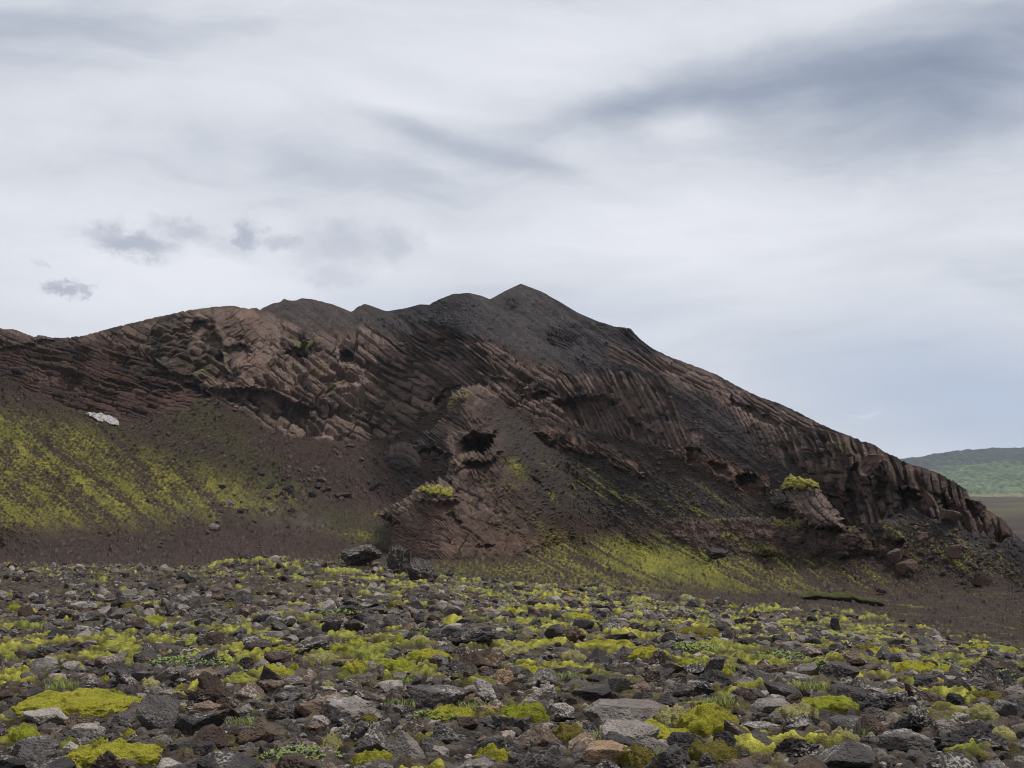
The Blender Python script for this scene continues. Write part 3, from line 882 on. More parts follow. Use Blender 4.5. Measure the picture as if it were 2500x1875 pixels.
# ------------------------------------------------------------------ bodies standing in front of the mountain wall
def relief_body(name, poly, off, edge, tuck, det_fn, step=2.0, mat=None, free=None):
    """a swelling rock body with a real rounded section; off(px,py) = metres in front of the mountain wall behind it"""
    P = np.array(poly, float)
    xs = np.arange(P[:, 0].min() - 2 * step, P[:, 0].max() + 2 * step, step)
    ys = np.arange(P[:, 1].max() + 2 * step, P[:, 1].min() - 2 * step, -step * .8)
    PX, PY = np.meshgrid(xs, ys)
    wa = 7 if edge > 10 else 5
    wx = PX + wa * fbm(PX / 12, PY / 12, 4, 15); wy = PY + wa * fbm(PX / 12, PY / 12, 4, 16)
    sdv = poly_sd(wx, wy, poly)
    d = np.clip(sdv / edge, 0, 1)
    prof = 1 - np.sqrt(np.clip(1 - (1 - d) ** 2, 0, 1))
    if free is not None: prof = prof * free(PX, PY)
    Y = mainY(PX, PY, False) - off(PX, PY) + tuck * prof
    V, col = surface(PX, PY, Y, det_fn(PX, PY))
    keep = sdv > -step * 0.3
    F = grid_faces(*PX.shape)
    k = keep.ravel()[F].all(1)
    F = F[k]
    used = np.unique(F); mp = np.full(PX.size, -1); mp[used] = np.arange(len(used))
    o = mesh_obj(name, V.reshape(-1, 3)[used], mp[F], mat or M_TERR, col.reshape(-1, 3)[used], smooth=False)
    return o


SPUR = [(1090, 1010), (1098, 965), (1112, 952), (1126, 946), (1150, 940), (1200, 935), (1260, 1000), (1330, 1070), (1390, 1150), (1425, 1230), (1430, 1330), (1420, 1400), (1200, 1410),
        (1081, 1412), (990, 1400), (940, 1380), (948, 1340), (955, 1285), (935, 1268), (918, 1256), (960, 1229), (1000, 1204), (1030, 1183), (1081, 1156), (1093, 1141), (1085, 1125), (1060, 1110), (1018, 1108), (1000, 1090), (1035, 1058)]
_sp, _sv = [], []
for px, py0, Y, seq in [(955, 1352, 254, [(1290, 1.2), (1235, 1.0)]), (1000, 1362, 246, [(1290, 1.2), (1205, .9)]), (1040, 1368, 240, [(1260, 1.1), (1215, .8), (1183, .5)]),
                        (1085, 1372, 236, [(1270, 1.0), (1190, .8), (1156, .35), (1120, .5)]), (1130, 1368, 238, [(1270, .9), (1200, .7), (1130, .5), (1105, .6), (1060, 1.0), (950, 1.0)]),
                        (1190, 1362, 242, [(1270, .8), (1180, .65), (1110, .6), (1050, .9), (1010, .8)]), (1250, 1356, 248, [(1270, .7), (1180, .65), (1085, .65)]),
                        (1310, 1342, 257, [(1250, .65), (1145, .62)]), (1372, 1318, 270, [(1260, .6)])]:
    for dn in (30, 60):
        _sp.append((px, py0 + dn)); _sv.append(math.log(Y * ((py0 - HZ) / F_ + 1.1) / ((py0 + dn - HZ) / F_ + 1.1)))
    q = (py0 - HZ) / F_; pr = py0
    _sp.append((px, py0)); _sv.append(math.log(Y))
    for py, sl in seq:
        k = max(1, round((pr - py) / 40))
        for j in range(1, k + 1):
            q2 = (pr + (py - pr) * j / k - HZ) / F_
            Y = Y * (q + sl) / (q2 + sl); q = q2
            _sp.append((px, pr + (py - pr) * j / k)); _sv.append(math.log(Y))
        pr = py
for px, py in [(1430, 1340), (1430, 1280), (1430, 1220), (1400, 1160), (1360, 1100), (1300, 1040), (1240, 980), (1200, 930), (1420, 1400)]:
    _sp.append((px, py)); _sv.append(math.log(float(np.exp(_MAIN(px, py))) + 7))
_sp += [(1018, 1104), (1045, 1062), (1088, 1012)]; _sv += [math.log(v) for v in (288, 287, 286)]
_SPT = TPS(_sp, _sv, 2e-3, 200.0)


def _SP(px, py):
    return mainY(px, py, False) - np.exp(_SPT(px, py))


CAVE = [(1134, 1102), (1142, 1082), (1158, 1072), (1178, 1074), (1206, 1062), (1196, 1082), (1178, 1104), (1164, 1096), (1150, 1100)]
CAVE2 = [(1060, 1178), (1085, 1170), (1105, 1172), (1100, 1180), (1070, 1184)]


def spur_off(px, py):
    o = _SP(px, py)
    wx = px + 9 * fbm(px / 18, py / 18, 4, 5); wy = py + 9 * fbm(px / 18, py / 18, 4, 9)
    o = o - 11 * pmask(wx, wy, CAVE, 8) - 3.0 * pmask(wx, wy, CAVE2, 4)
    o = o + 4.5 * pmask(wx, wy, [(1118, 1075), (1145, 1040), (1180, 1035), (1212, 1048), (1210, 1062), (1182, 1068), (1158, 1058), (1138, 1070)], 10)
    o = o + 4.0 * pmask(wx, wy, [(1085, 1150), (1110, 1120), (1145, 1104), (1180, 1110), (1200, 1090), (1225, 1100), (1200, 1130), (1150, 1126), (1110, 1150)], 9)
    o = o - 1.5 * pmask(wx, wy, [(1090, 1258), (1104, 1252), (1128, 1278), (1120, 1282)], 5) - 1.5 * pmask(wx, wy, [(1160, 1332), (1208, 1332), (1205, 1338), (1165, 1338)], 4)
    o = o + 3 * pmask(wx, wy, [(1010, 1195), (1060, 1180), (1115, 1190), (1118, 1222), (1070, 1230), (1015, 1225)], 10)
    o = o - 1.2 * pmask(wx, wy, [(1288, 1160), (1300, 1160), (1352, 1215), (1345, 1222)], 3)
    return o


def spur_detail(px, py):
    n = px.shape
    h, r1, r2, e = strata(px, py, 36, 150, 30, 301, 2.6, 0, 1.6)
    h2, q1, q2, e2 = strata(px, py, 44, 52, 8, 305, 1.8, 0, 1.4)
    st = streaks(px, py, 52, 120, 7, 307); nn = fbm(px / 13, py / 13, 4, 308); big = fbm(px / 60, py / 60, 3, 309)
    rs = sstep(px - 1150 + .3 * (1180 - py), -40, 60)                 # right flank: finely streaked
    am = sstep(fbm(px / 60, py / 45, 3, 315), -.25, .25)
    disp = 4.0 * h * (1 - .5 * rs) * (.3 + .7 * am) + 4.0 * h2 * (.1 + .9 * sstep(big, -.1, .25)) + 4.0 * st * (.3 + .7 * rs) + 5.0 * nn + 2.0 * ridged(px / 16, py / 12, 4, 316)
    lum = .80 + .35 * (r2 - .3) + .25 * nn + .3 * st
    col = (C_ROCK * .54)[None, None] * lum[..., None]
    wx = px + 12 * nn; wy = py + 10 * big
    lower = pmask(wx, wy, [(950, 1275), (1060, 1235), (1180, 1270), (1340, 1320), (1200, 1360), (1000, 1370), (950, 1350)], 22)
    disp = disp * (1 - .75 * lower) + lower * (2.8 * strata(px, py, 30, 230, 52, 341, 2.6, 0, 2.6)[0] + 3.0 * ridged(px / 22, py / 14, 4, 343))
    col = paint(col, lower * .85, 0) + (lower * .85)[..., None] * (np.array([.140, .088, .066]) * lum[..., None])
    base = np.clip(gauss(px, py, 1000, 1352, 90, 14) + gauss(px, py, 1300, 1322, 60, 22, 10) + .6 * gauss(px, py, 985, 1320, 40, 30), 0, 1) * sstep(nn, -.3, .2)
    col = paint(col, base * .6, C_ROCKR * .9)
    def crest(pts, wd):
        d = np.full(n, 1e9)
        for (x1, y1), (x2, y2) in zip(pts[:-1], pts[1:]):
            t_ = np.clip(((px - x1) * (x2 - x1) + (py - y1) * (y2 - y1)) / ((x2 - x1) ** 2 + (y2 - y1) ** 2), 0, 1)
            d = np.minimum(d, np.hypot(px - x1 - t_ * (x2 - x1), py - y1 - t_ * (y2 - y1)))
        return np.exp(-((d + 5 * nn) / wd) ** 2)
    tan = crest([(1150, 1104), (1123, 1117), (1093, 1141), (1081, 1156), (1030, 1183), (1000, 1204), (955, 1232)], 15) + .8 * crest([(1112, 955), (1100, 1000), (1095, 1040), (1110, 1080)], 16) + .6 * gauss(px, py, 1040, 1215, 50, 14)
    col = paint(col, np.clip(tan, 0, 1) * .75, 0) + (np.clip(tan, 0, 1) * .75)[..., None] * (np.array([.19, .135, .095]) * lum[..., None])
    dark = np.clip(pmask(wx, wy, [(1010, 1070), (1060, 1040), (1085, 1050), (1105, 1090), (1090, 1135), (1020, 1112)], 14) + .7 * sstep(fbm(px / 30, py / 20, 4, 310), .12, .4), 0, 1)  # polygon paints the left flank's shade; the noise is dark rock mottling
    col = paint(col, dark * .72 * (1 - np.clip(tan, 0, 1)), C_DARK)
    soil = rs * sstep(fbm(px / 40, py / 30, 3, 311) + .5 * st, -.05, .3)
    col = paint(col, soil * .7, C_SOIL * 1.15)
    fine = fbm(px / 7, py / 5, 4, 312)
    ms = np.clip(1.3 * gauss(px, py, 1258, 1142, 30, 12, 52) + 1.1 * gauss(px, py, 1290, 1180, 26, 6, 50) + .9 * gauss(px, py, 1340, 1200, 24, 7, 52) + 1.2 * gauss(px, py, 1102, 978, 10, 22, 20)
                 + 1.0 * gauss(px, py, 1138, 962, 10, 12) + .8 * gauss(px, py, 1245, 1185, 16, 8) + .6 * gauss(px, py, 1150, 1225, 10, 6), 0, 1) * sstep(fine, -.25, .15)
    ms += sstep(streaks(px, py, 52, 70, 6, 313) + .5 * fine, .34, .6) * rs * .6 * sstep(py, 1080, 1180)
    ms = np.clip(ms, 0, 1)
    col = paint(col, ms * .9, 0) + (ms * .9)[..., None] * (C_MOSS * (.8 + .5 * fine[..., None]))
    disp = disp + ms * 1.5
    dm, cm, _ = detail(px, py)
    b_ = np.clip(sstep(px - 1172 - .42 * (py - 1000) + 60 * big + 20 * nn, -55, 70) + sstep(py + 10 * nn + 10 * big, 1352, 1372), 0, 1)
    disp = disp * (1 - b_) + dm * b_
    col = paint(col, b_, 0) + b_[..., None] * cm
    return disp, col, None


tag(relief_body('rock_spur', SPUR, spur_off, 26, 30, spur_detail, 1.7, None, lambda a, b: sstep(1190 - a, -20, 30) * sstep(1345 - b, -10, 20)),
    'reddish brown rock spur with a dark cave below its pointed top', 'rock spur', kind='structure')

LUMP = [(930, 1122), (938, 1100), (958, 1080), (990, 1072), (1015, 1082), (1030, 1105), (1034, 1140), (1020, 1158), (985, 1156), (945, 1146)]


def lump_detail(px, py):
    d, c, r = spur_detail(px, py)
    rr = np.hypot(px - 968, (py - 1150) * 1.15)
    groove = np.exp(-((rr - 56) / 4) ** 2) + .7 * np.exp(-((rr - 36) / 3) ** 2)
    nn = fbm(px / 12, py / 12, 4, 320)
    col = np.array([.120, .086, .072]) * (.9 + .7 * nn[..., None])
    col = paint(col, sstep(52 - rr, -4, 8) * .8, C_DARK)
    return 2.5 * nn - 5 * groove + 1.5 * fbm(px / 5, py / 5, 3, 322), col, r


tag(relief_body('rock_knob', LUMP, lambda a, b: 8 + 0 * a, 40, 14, lump_detail),
    'rounded dark rock knob with curved grooves left of the cave spur', 'rock knob', kind='structure')

KNOLL = [(1560, 1280), (1640, 1268), (1700, 1270), (1800, 1264), (1895, 1266), (1990, 1267), (2002, 1283), (2085, 1284), (2116, 1313), (2134, 1337), (2190, 1372), (2190, 1410), (1900, 1410), (1700, 1400),
         (1600, 1360), (1540, 1310)]
_KN = TPS([(1540, 1290), (1620, 1275), (1700, 1270), (1800, 1266), (1990, 1268), (2085, 1285), (2134, 1337), (2180, 1370), (2000, 1370), (1900, 1368), (1720, 1352), (1560, 1320), (1800, 1320), (1950, 1320), (2050, 1325), (1700, 1310),
           (1600, 1360), (1720, 1400), (1900, 1410), (2050, 1410), (2190, 1410), (2240, 1372)],
          [-2, 1.0, 2.5, 4.5, 5.5, 4.5, 2, -2, -.5, -.5, -.5, -3, 3.2, 4.2, 4, 1.6, -5, -7, -7, -7, -7, -6], 1e-3, 200.0)


def knoll_detail(px, py):
    nn = fbm(px / 14, py / 11, 4, 330); big = fbm(px / 60, py / 40, 3, 331); fine = fbm(px / 7, py / 4, 4, 332)
    f1, f2, r1, r2, ox, oy = cells(px / 34 + .25 * nn, py / 20 + .25 * big, 333)
    rk = sstep(big + .4 * (r1 - .5), .02, .22)
    dd, st, tone = slope_detail(px, py, .5)
    disp = dd + 4 * nn + rk * 6 * (sstep(f2 - f1, 0, .3) + (r2 - .8)) - 6 * pmask(px + 8 * nn, py + 8 * big, [(1712, 1345), (1760, 1338), (1800, 1345), (1795, 1368), (1720, 1370)], 4) * 0
    col = np.broadcast_to(np.array([.078, .048, .036]), px.shape + (3,)).copy() * (.9 + .6 * nn[..., None])
    col = paint(col, sstep(big, .0, .4) * .5 + gauss(px, py, 1640, 1285, 60, 12) * .6, C_RED * 1.1)
    col = paint(col, rk * .7, 0) + (rk * .7)[..., None] * (np.array([.105, .073, .058]) * (.7 + .6 * r2[..., None]))
    col = paint(col, st * .5, C_DARK * 2)
    rim = sstep(1277 + 14 * nn + 10 * big - py, -2, 8) * sstep(px, 1690, 1760) * sstep(nn + big, -.1, .3)
    col = paint(col, rim * .5, C_PALE * .6)
    ms = np.clip(gauss(px, py, 1925, 1278, 34, 8) * 1.4 + gauss(px, py, 1757, 1272, 18, 6) + gauss(px, py, 1975, 1268, 14, 5) + gauss(px, py, 1780, 1307, 20, 7) + .9 * gauss(px, py, 2075, 1290, 12, 5)
                 + .9 * gauss(px, py, 1840, 1342, 40, 14, 30) + .8 * gauss(px, py, 1900, 1352, 40, 12, 20) + .6 * gauss(px, py, 1700, 1352, 30, 8), 0, 1) * sstep(fine, -.25, .2)
    col = paint(col, ms * .9, 0) + (ms * .9)[..., None] * (C_MOSS * (.85 + .5 * fine[..., None]))
    dm, cm, _ = detail(px, py)
    b_ = np.clip(sstep(py + 10 * nn + 14 * big, 1330, 1362) + sstep(1640 - px + 40 * big, -20, 60), 0, 1)
    disp = disp * (1 - b_) + dm * b_
    col = paint(col, b_, 0) + b_[..., None] * cm
    return disp + 1.5 * ms, col, None


tag(relief_body('knoll', KNOLL, lambda a, b: _KN(a, b) + 1.6 * fbm(a / 40, b / 25, 3, 336), 10, 4, knoll_detail, 1.7, None, lambda a, b: sstep(1325 - b, -15, 15)),
    'low reddish brown knoll with a pale mossy crest below the cliff', 'knoll', kind='structure')


# ------------------------------------------------------------------ the great boulder with its moss cap
BOULD = [(1872, 1214), (1880, 1196), (1905, 1184), (1925, 1176), (1965, 1180), (2000, 1190), (2022, 1214), (2050, 1250), (2062, 1276), (2056, 1296), (1990, 1300), (1945, 1270), (1915, 1252), (1880, 1244)]


def bould_detail(px, py):
    nn = fbm(px / 14, py / 14, 4, 340); fine = fbm(px / 5, py / 5, 3, 341)
    h, r1, r2, e = beds(px, py, 52, 60, 34, .06, 342, 1.2)
    col = np.array([.170, .122, .102]) * (.80 + .4 * nn[..., None] + .25 * (r2[..., None] - .5))
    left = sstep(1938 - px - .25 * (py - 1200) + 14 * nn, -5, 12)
    col = paint(col, left * .7, C_DARK * 1.1)  # shade of the boulder's left side put into its colour
    col = paint(col, sstep(fine + nn, .35, .6) * .5, (.26, .23, .21))
    h3, q1, q2, e3 = strata(px, py, 50, 70, 17, 347, 2.2)
    return 3.0 * h + 2.6 * h3 + 4 * nn + 1.5 * fine + 5 * left * fbm(px / 9, py / 9, 3, 345), col, None


def bould_off(px, py):
    return 14.0 - 0.05 * (1290 - py) - 3.5 * sstep(1942 - px - .25 * (py - 1200), 0, 10) - 6 * pmask(px, py, [(1878, 1243), (1940, 1248), (1945, 1275), (1880, 1270)], 8)


bo = relief_body('boulder', BOULD, bould_off, 34, 12, bould_detail, 1.5)
tag(bo, 'house-sized brown boulder capped with bright yellow moss below the cliff', 'boulder')
CAP = [(1915, 1176), (1920, 1162), (1932, 1158), (1945, 1164), (1970, 1166), (1992, 1176), (2003, 1186), (1998, 1196), (1975, 1190), (1962, 1198), (1940, 1196), (1915, 1196), (1902, 1192)]


def moss_detail(c):
    def f(px, py):
        nn = fbm(px / 9, py / 6, 4, 350); fine = fbm(px / 3.2, py / 2.6, 3, 351)
        k = sstep(nn + .4 * fine, -.45, .25)[..., None]
        return 2.6 * nn + 1.0 * fine, np.asarray(c) * (.85 + .4 * fine[..., None]) * k + np.array([.085, .065, .024]) * (1 - k), None
    return f


cap = relief_body('moss_cap', CAP, lambda a, b: bould_off(a, b) + 0.9, 12, 4, moss_detail(C_MOSS * 1.25), 1.0)
cap.parent = bo
SPM = [(1018, 1192), (1035, 1184), (1065, 1183), (1100, 1188), (1113, 1200), (1108, 1216), (1090, 1220), (1070, 1212), (1050, 1212), (1030, 1202)]
tag(relief_body('moss_patch', SPM, lambda a, b: spur_off(a, b) + 0.9, 12, 4, moss_detail(C_MOSS * 1.2), 1.0),
    'bright yellow moss patch crowning the low front end of the rock spur', 'moss')
SNOW = [(203, 1006), (232, 1007), (262, 1012), (284, 1020), (292, 1030), (290, 1040), (270, 1036), (245, 1028), (222, 1018)]


def snow_detail(px, py):
    return 1.0 * fbm(px / 12, py / 8, 3, 360), np.ones(px.shape + (3,)), None


tag(relief_body('snow_patch', SNOW, lambda a, b: 1.4 + 0 * a, 4, 1.6, snow_detail, 1.0, M_SNOW),
    'small dirty white snow patch at the foot of the left cliff', 'snow')



# ------------------------------------------------------------------ the lava field and the plain beyond
_GC = [(-600, 1875, 9.2), (600, 1875, 9.2), (1250, 1875, 9.2), (1900, 1875, 9.2), (3100, 1875, 9.2), (0, 1700, 12.7), (1250, 1705, 12.7), (2500, 1720, 12.6),
       (0, 1600, 16.2), (700, 1600, 16.3), (1400, 1605, 16.2), (2500, 1640, 17.0), (0, 1540, 20.5), (600, 1530, 21), (1250, 1500, 24), (2000, 1560, 24), (2500, 1600, 25),
       (0, 1452, 30), (600, 1450, 30), (1100, 1450, 33), (1700, 1510, 34), (0, 1383, 46), (300, 1386, 46), (450, 1391, 46), (600, 1368, 46), (700, 1364, 46), (850, 1386, 45),
       (1000, 1405, 45), (1250, 1427, 45), (1450, 1442, 44), (1650, 1470, 43), (1800, 1492, 42), (1900, 1490, 43), (1980, 1479, 44), (2080, 1496, 43), (2250, 1532, 39), (2500, 1578, 35), (2800, 1600, 34)]
_GW = np.array([to_world(a, b, c) for a, b, c in _GC])
_GT = TPS(_GW[:, :2], _GW[:, 2], 2e-3, 10.0)
_EDGE = [(-9, 47), (-0.30, 47), (-0.10, 46.5), (0.06, 45.5), (0.16, 43.5), (0.21, 44.5), (0.25, 43), (0.30, 39), (0.36, 35.5), (0.5, 34), (9, 34)]
_EX, _EY = np.array(_EDGE).T


def ground_z(x, y):
    """height of the ground sheet (metres, 0 near the camera's feet)"""
    x = np.asarray(x, float); y = np.asarray(y, float)
    u = x / np.maximum(y, .5)
    e = np.interp(u, _EX, _EY) + 0.8 * fbm(x / 3.0, y * 0, 3, 400)
    k = np.minimum(1, (e + 2) / np.maximum(y, 1e-3))
    r = np.hypot(x, y); lim = np.minimum(1, 60 / np.maximum(r, 1))
    k = np.minimum(k, lim)
    z = _GT(x * k, y * k)
    z = np.clip(z, -2.6, 0.3) * sstep(y, -6, 5)
    d = np.maximum(y - e, 0)
    z = z - 0.42 * d * d / (d + 2.5)
    floor = -11.3 - 0.3 * sstep(y, 400, 2500)
    z = np.maximum(z, floor + 0.4 * np.exp(-np.maximum(z - floor, 0) / .6))
    near = sstep(60 - y, 0, 20)
    z = z + near * (0.10 * fbm(x / 2.6, y / 2.6, 3, 401) + 0.05 * fbm(x / 0.9, y / 0.9, 3, 402)) + (1 - near) * 0.2 * fbm(x / 40, y / 40, 4, 403)
    return z


def moss_field(x, y):
    """where thick moss carpets the lava field, 0..1"""
    q = F_ * EYE / np.maximum(y, 4)
    n = fbm(x / 1.1, y / 1.5, 4, 410) + .62 * fbm(x / .36, y / .36, 3, 411) - .01 + .09 * sstep(y, 18, 30)
    u = x / np.maximum(y, 1)
    band = .34 * np.exp(-((y - 17.0) / 3.0) ** 2) * (0.75 + .45 * np.exp(-((u + .30) / .12) ** 2)) + .25 * np.exp(-((y - 25) / 4) ** 2) * sstep(u, -.1, .1)
    band += .16 * np.exp(-((y - 41) / 7) ** 2) * np.exp(-((u + .12) / .10) ** 2) + .22 * np.exp(-((y - 40) / 6) ** 2) * np.exp(-((u - .05) / .09) ** 2)
    band += .30 * np.exp(-((y - 36) / 8) ** 2) * np.exp(-((u - .23) / .06) ** 2)
    band -= .22 * np.exp(-((y - 33) / 7) ** 2) * sstep(-u, .10, .22)
    return sstep(n + band, .22, .44)


def barren(x, y):
    """the bare brown gravel, 0..1"""
    u = x / np.maximum(y, 1)
    b = np.exp(-((y - 33) / 7.5) ** 2) * sstep(-u, .02, .2) * .75 + sstep(u * 100 + (y - 34) * 1.3, 26, 36) * sstep(y, 25, 31) + sstep(y, 46, 52)
    return np.clip(b, 0, 1)


def build_ground():
    us = np.concatenate([np.linspace(-3.2, -.62, 14)[:-1], np.linspace(-.62, -.42, 120)[:-1], np.linspace(-.42, .42, 1240), np.linspace(.42, .62, 120)[1:], np.linspace(.62, 3.2, 14)[1:]])
    q = np.concatenate([np.linspace(1.8 / 2.0, 1.8 / 6.5, 16)[:-1], np.linspace(1.8 / 6.5, 1.8 / 52, 470)])
    ys = np.concatenate([[-30, -12, -4, 0.3, 1.0], 1.8 / q, np.linspace(53, 110, 30), np.geomspace(114, 5500, 46)])
    U, Yg = np.meshgrid(us, ys)
    X = U * np.maximum(np.abs(Yg), 12.0 * (Yg < 6.5) + 0.0)
    k = Yg < 6.5
    X = np.where(k, U * 6.5, U * Yg)
    Z = ground_z(X, Yg)
    near = sstep(58 - Yg, 0, 8)
    mo = moss_field(X, Yg) * near * (np.abs(U) < .61)
    ba = barren(X, Yg)
    f1, f2, r1, r2, ox, oy = cells(X / .34 + .2 * perlin(X * 2, Yg * 2, 1), Yg / .34, 420)
    g1, g2, s1, s2, px_, py_ = cells(X / .13, Yg / .13, 424)
    lum1 = np.where(r1 > .45, sstep(.62 - f1, 0, .35) * (0.3 + .7 * r2), 0)
    lum2 = np.where(s1 > .4, sstep(.6 - g1, 0, .3) * (0.3 + .7 * s2), 0)
    fine = fbm(X / .10, Yg / .10, 3, 430)
    near = near * (np.abs(U) < .61)
    rocky = near * (1 - mo) * (1 - .45 * ba)
    Z = Z + rocky * (.035 * lum1 + .045 * lum2 + .035 * fine) + near * mo * (0.05 + .11 * fbm(X / .6, Yg / .6, 2, 431) + .07 * fbm(X / .16, Yg / .16, 3, 438) + .05 * fine)
    Z = Z + near * (1 - mo) * ba * (.03 * lum1 + .035 * lum2)
    n1 = fbm(X / 2.4, Yg / 2.4, 4, 432)
    col = np.broadcast_to(np.array([.034, .024, .018]), X.shape + (3,)).copy() * (.8 + .5 * fine[..., None])
    stone = np.maximum(lum1 * .9, lum2)
    sc = np.array([.120, .100, .088]) * (.15 + 1.2 * np.where(lum1 > lum2 * .9, r2, s2)[..., None])
    col = paint(col, stone * .85, 0) + (stone * .85)[..., None] * sc
    col = paint(col, ba * .6, (.042, .026, .018))
    tint = np.clip(.45 + 1.2 * n1 + .7 * fine, 0, 1)[..., None]
    thin = sstep(fbm(X / .8, Yg / .8, 4, 433) + .5 * fbm(X / .2, Yg / .2, 2, 434), .06, .36) * .6 * near * (1 - .6 * ba)
    col = paint(col, thin, (.135, .115, .036))
    mc = np.array([.17, .19, .032]) * (1 - tint) + np.array([.36, .335, .052]) * tint
    edge_ = sstep(mo, .55, .98)[..., None]
    mc = mc * edge_ + np.array([.115, .085, .030]) * (1 - edge_)
    mc = mc * np.clip(.85 + .8 * fbm(X / .30, Yg / .22, 3, 439) + 1.0 * fine, .22, 1.7)[..., None]
    col = paint(col, mo * .93, 0) + (mo * .93)[..., None] * mc
    # the open plain: dark old lava
    far = 1 - sstep(120 - Yg, 0, 60)
    pl = np.array([.052, .037, .031]) * (.8 + .7 * fbm(X / 60, Yg / 25, 4, 435)[..., None])
    col = paint(col, far, 0) + far[..., None] * pl
    st = sstep(fbm(X / 190, Yg / 60, 4, 436), .1, .3) * far
    col = paint(col, st * .5, C_GREEN)
    Z = Z + far * sstep(Yg, 300, 900) * 1.6 * fbm(X / 70, Yg / 70, 4, 437)
    V = np.stack([X, Yg, Z], -1)
    o = mesh_obj('ground', V.reshape(-1, 3), grid_faces(*X.shape), M_GRND, col.reshape(-1, 3))
    tag(o, 'stony lava field with moss reaching down to the open plain', 'ground', kind='structure')


build_ground()


def build_far_hill():
    cols = np.arange(1900, 3300, 3.0)
    top = np.interp(cols, [1900, 2100, 2202, 2271, 2353, 2454, 2500, 2700, 3000, 3300], [1150, 1128, 1119, 1110, 1098, 1093, 1092, 1086, 1080, 1090])
    top = top + 1.2 * fbm(cols / 30, cols * 0, 3, 500)
    nr = 150
    v = np.linspace(0, 1, nr)[:, None]
    PY = 1224 * (1 - v) + top[None] * v
    PX = np.broadcast_to(cols[None], PY.shape).copy()
    Y = 2300 + 2600 * np.broadcast_to(v, PY.shape) ** .9
    V = to_world(PX, PY, Y)
    fine = fbm(PX / 14, PY / 3.5, 4, 501); big = fbm(PX / 110, PY / 12, 4, 502)
    V[..., 2] += 5 * fine + 8 * big * v
    g = np.array([.060, .088, .047]) * np.clip(1 + 1.7 * fine + .8 * big, .3, 2)[..., None]
    col = np.broadcast_to(g, PX.shape + (3,)).copy()
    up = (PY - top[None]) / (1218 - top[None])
    col = paint(col, sstep(.30 + .35 * big - up, -.06, .10) * .85, (.020, .027, .036))  # cloud shadow and bluish haze put into the hilltop's colour
    col = paint(col, sstep(big + .3 * fine, .12, .32) * sstep(.75 - up, 0, .3) * .7, (.030, .040, .036))
    col = paint(col, sstep(fine, .22, .42) * .6, (.085, .075, .055))
    col = paint(col, sstep(up, .86, .93), (.115, .125, .065))
    last = V[-1]; back = []
    for j in range(1, 5):
        b = last.copy(); s = 1 + j * .03; b[:, 0] *= s; b[:, 1] *= s; b[:, 2] -= j * 45; back.append(b)
    V = np.concatenate([V, np.array(back)]); col = np.concatenate([col, np.repeat(col[-1:], 4, 0)])
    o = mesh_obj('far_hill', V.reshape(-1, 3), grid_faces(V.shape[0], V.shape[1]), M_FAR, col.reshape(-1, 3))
    tag(o, 'distant long green hill with cloud shadow painted dark along its top', 'hill', kind='structure')


build_far_hill()



# ------------------------------------------------------------------ rocks
def ico(sub):
    bm = bmesh.new(); bmesh.ops.create_icosphere(bm, subdivisions=sub, radius=1.0)
    bm.verts.ensure_lookup_table()
    v = np.array([x.co[:] for x in bm.verts]); f = np.array([[x.index for x in q.verts] for q in bm.faces])
    bm.free()
    return v / np.linalg.norm(v, axis=1)[:, None], f


ICO = {k: ico(k) for k in (2, 3, 4, 5)}


def rock_shape(sub, seed, kind='block'):
    """a broken lava block: flat facets worn round at the arrises, then pitted; unit box roughly -1..1"""
    r = np.random.default_rng(seed)
    D, F = ICO[sub]
    K = 15 if kind in ('round', 'rough') else 10
    n = r.normal(size=(K, 3)); n /= np.linalg.norm(n, axis=1)[:, None]
    d = r.uniform(.52, 1.0, K)
    ex, exd = [], []
    if kind == 'slab':
        ex = [(r.normal(0, .10), r.normal(0, .10), 1), (0, 0, -1), (.3, -1, .15)]; exd = [.55, .6, .8]
    elif kind == 'pyramid':
        a0 = r.uniform(0, 6.28)
        for k in range(4):
            a = a0 + k * 1.57 + r.normal(0, .25); e = r.uniform(.55, .85)
            ex.append((math.cos(a), math.sin(a), e)); exd.append(.52)
        d = d + .25
    elif kind == 'block':
        a0 = r.uniform(0, 6.28)
        for k in range(4):
            a = a0 + k * 1.57 + r.normal(0, .2); ex.append((math.cos(a), math.sin(a), r.normal(0, .22))); exd.append(r.uniform(.62, .82))
        ex.append((r.normal(0, .22), r.normal(0, .22), 1)); exd.append(.68)
    elif kind == 'round':
        d = d * .15 + .85
    if ex:
        ex = np.array(ex, float); ex /= np.linalg.norm(ex, axis=1)[:, None]
        n = np.concatenate([n, ex]); d = np.concatenate([d, exd])
    dt = D @ n.T
    t = np.where(dt > .04, d[None] / np.maximum(dt, .04), 9.0)
    p = 18.0 if kind == 'round' else 44.0
    R = np.minimum((np.clip(t, .2, 9) ** -p).sum(1) ** (-1 / p), 1.55)
    rough = {'rough': .34, 'round': .12}.get(kind, .12)
    V = D * R[:, None]
    a = fbm3(V * 2.1 + seed % 97, 3, seed % 50)
    R = R * (1 + rough * a)
    if sub >= 4:
        b = fbm3(V * 6.5 + seed % 31, 3, 9)
        R = R * (1 + rough * .60 * b + .035 * fbm3(V * 15.0, 2, 21) - (rough * .35 * np.maximum(0, np.abs(fbm3(V * 4.0 + 3.3, 2, 4)) - .25) if kind == 'rough' else 0))
    V = D * R[:, None]
    mn, mx = V.min(0), V.max(0)
    V = (V - (mn + mx) / 2) / ((mx - mn) / 2)
    return V, F


_MESHES = {}


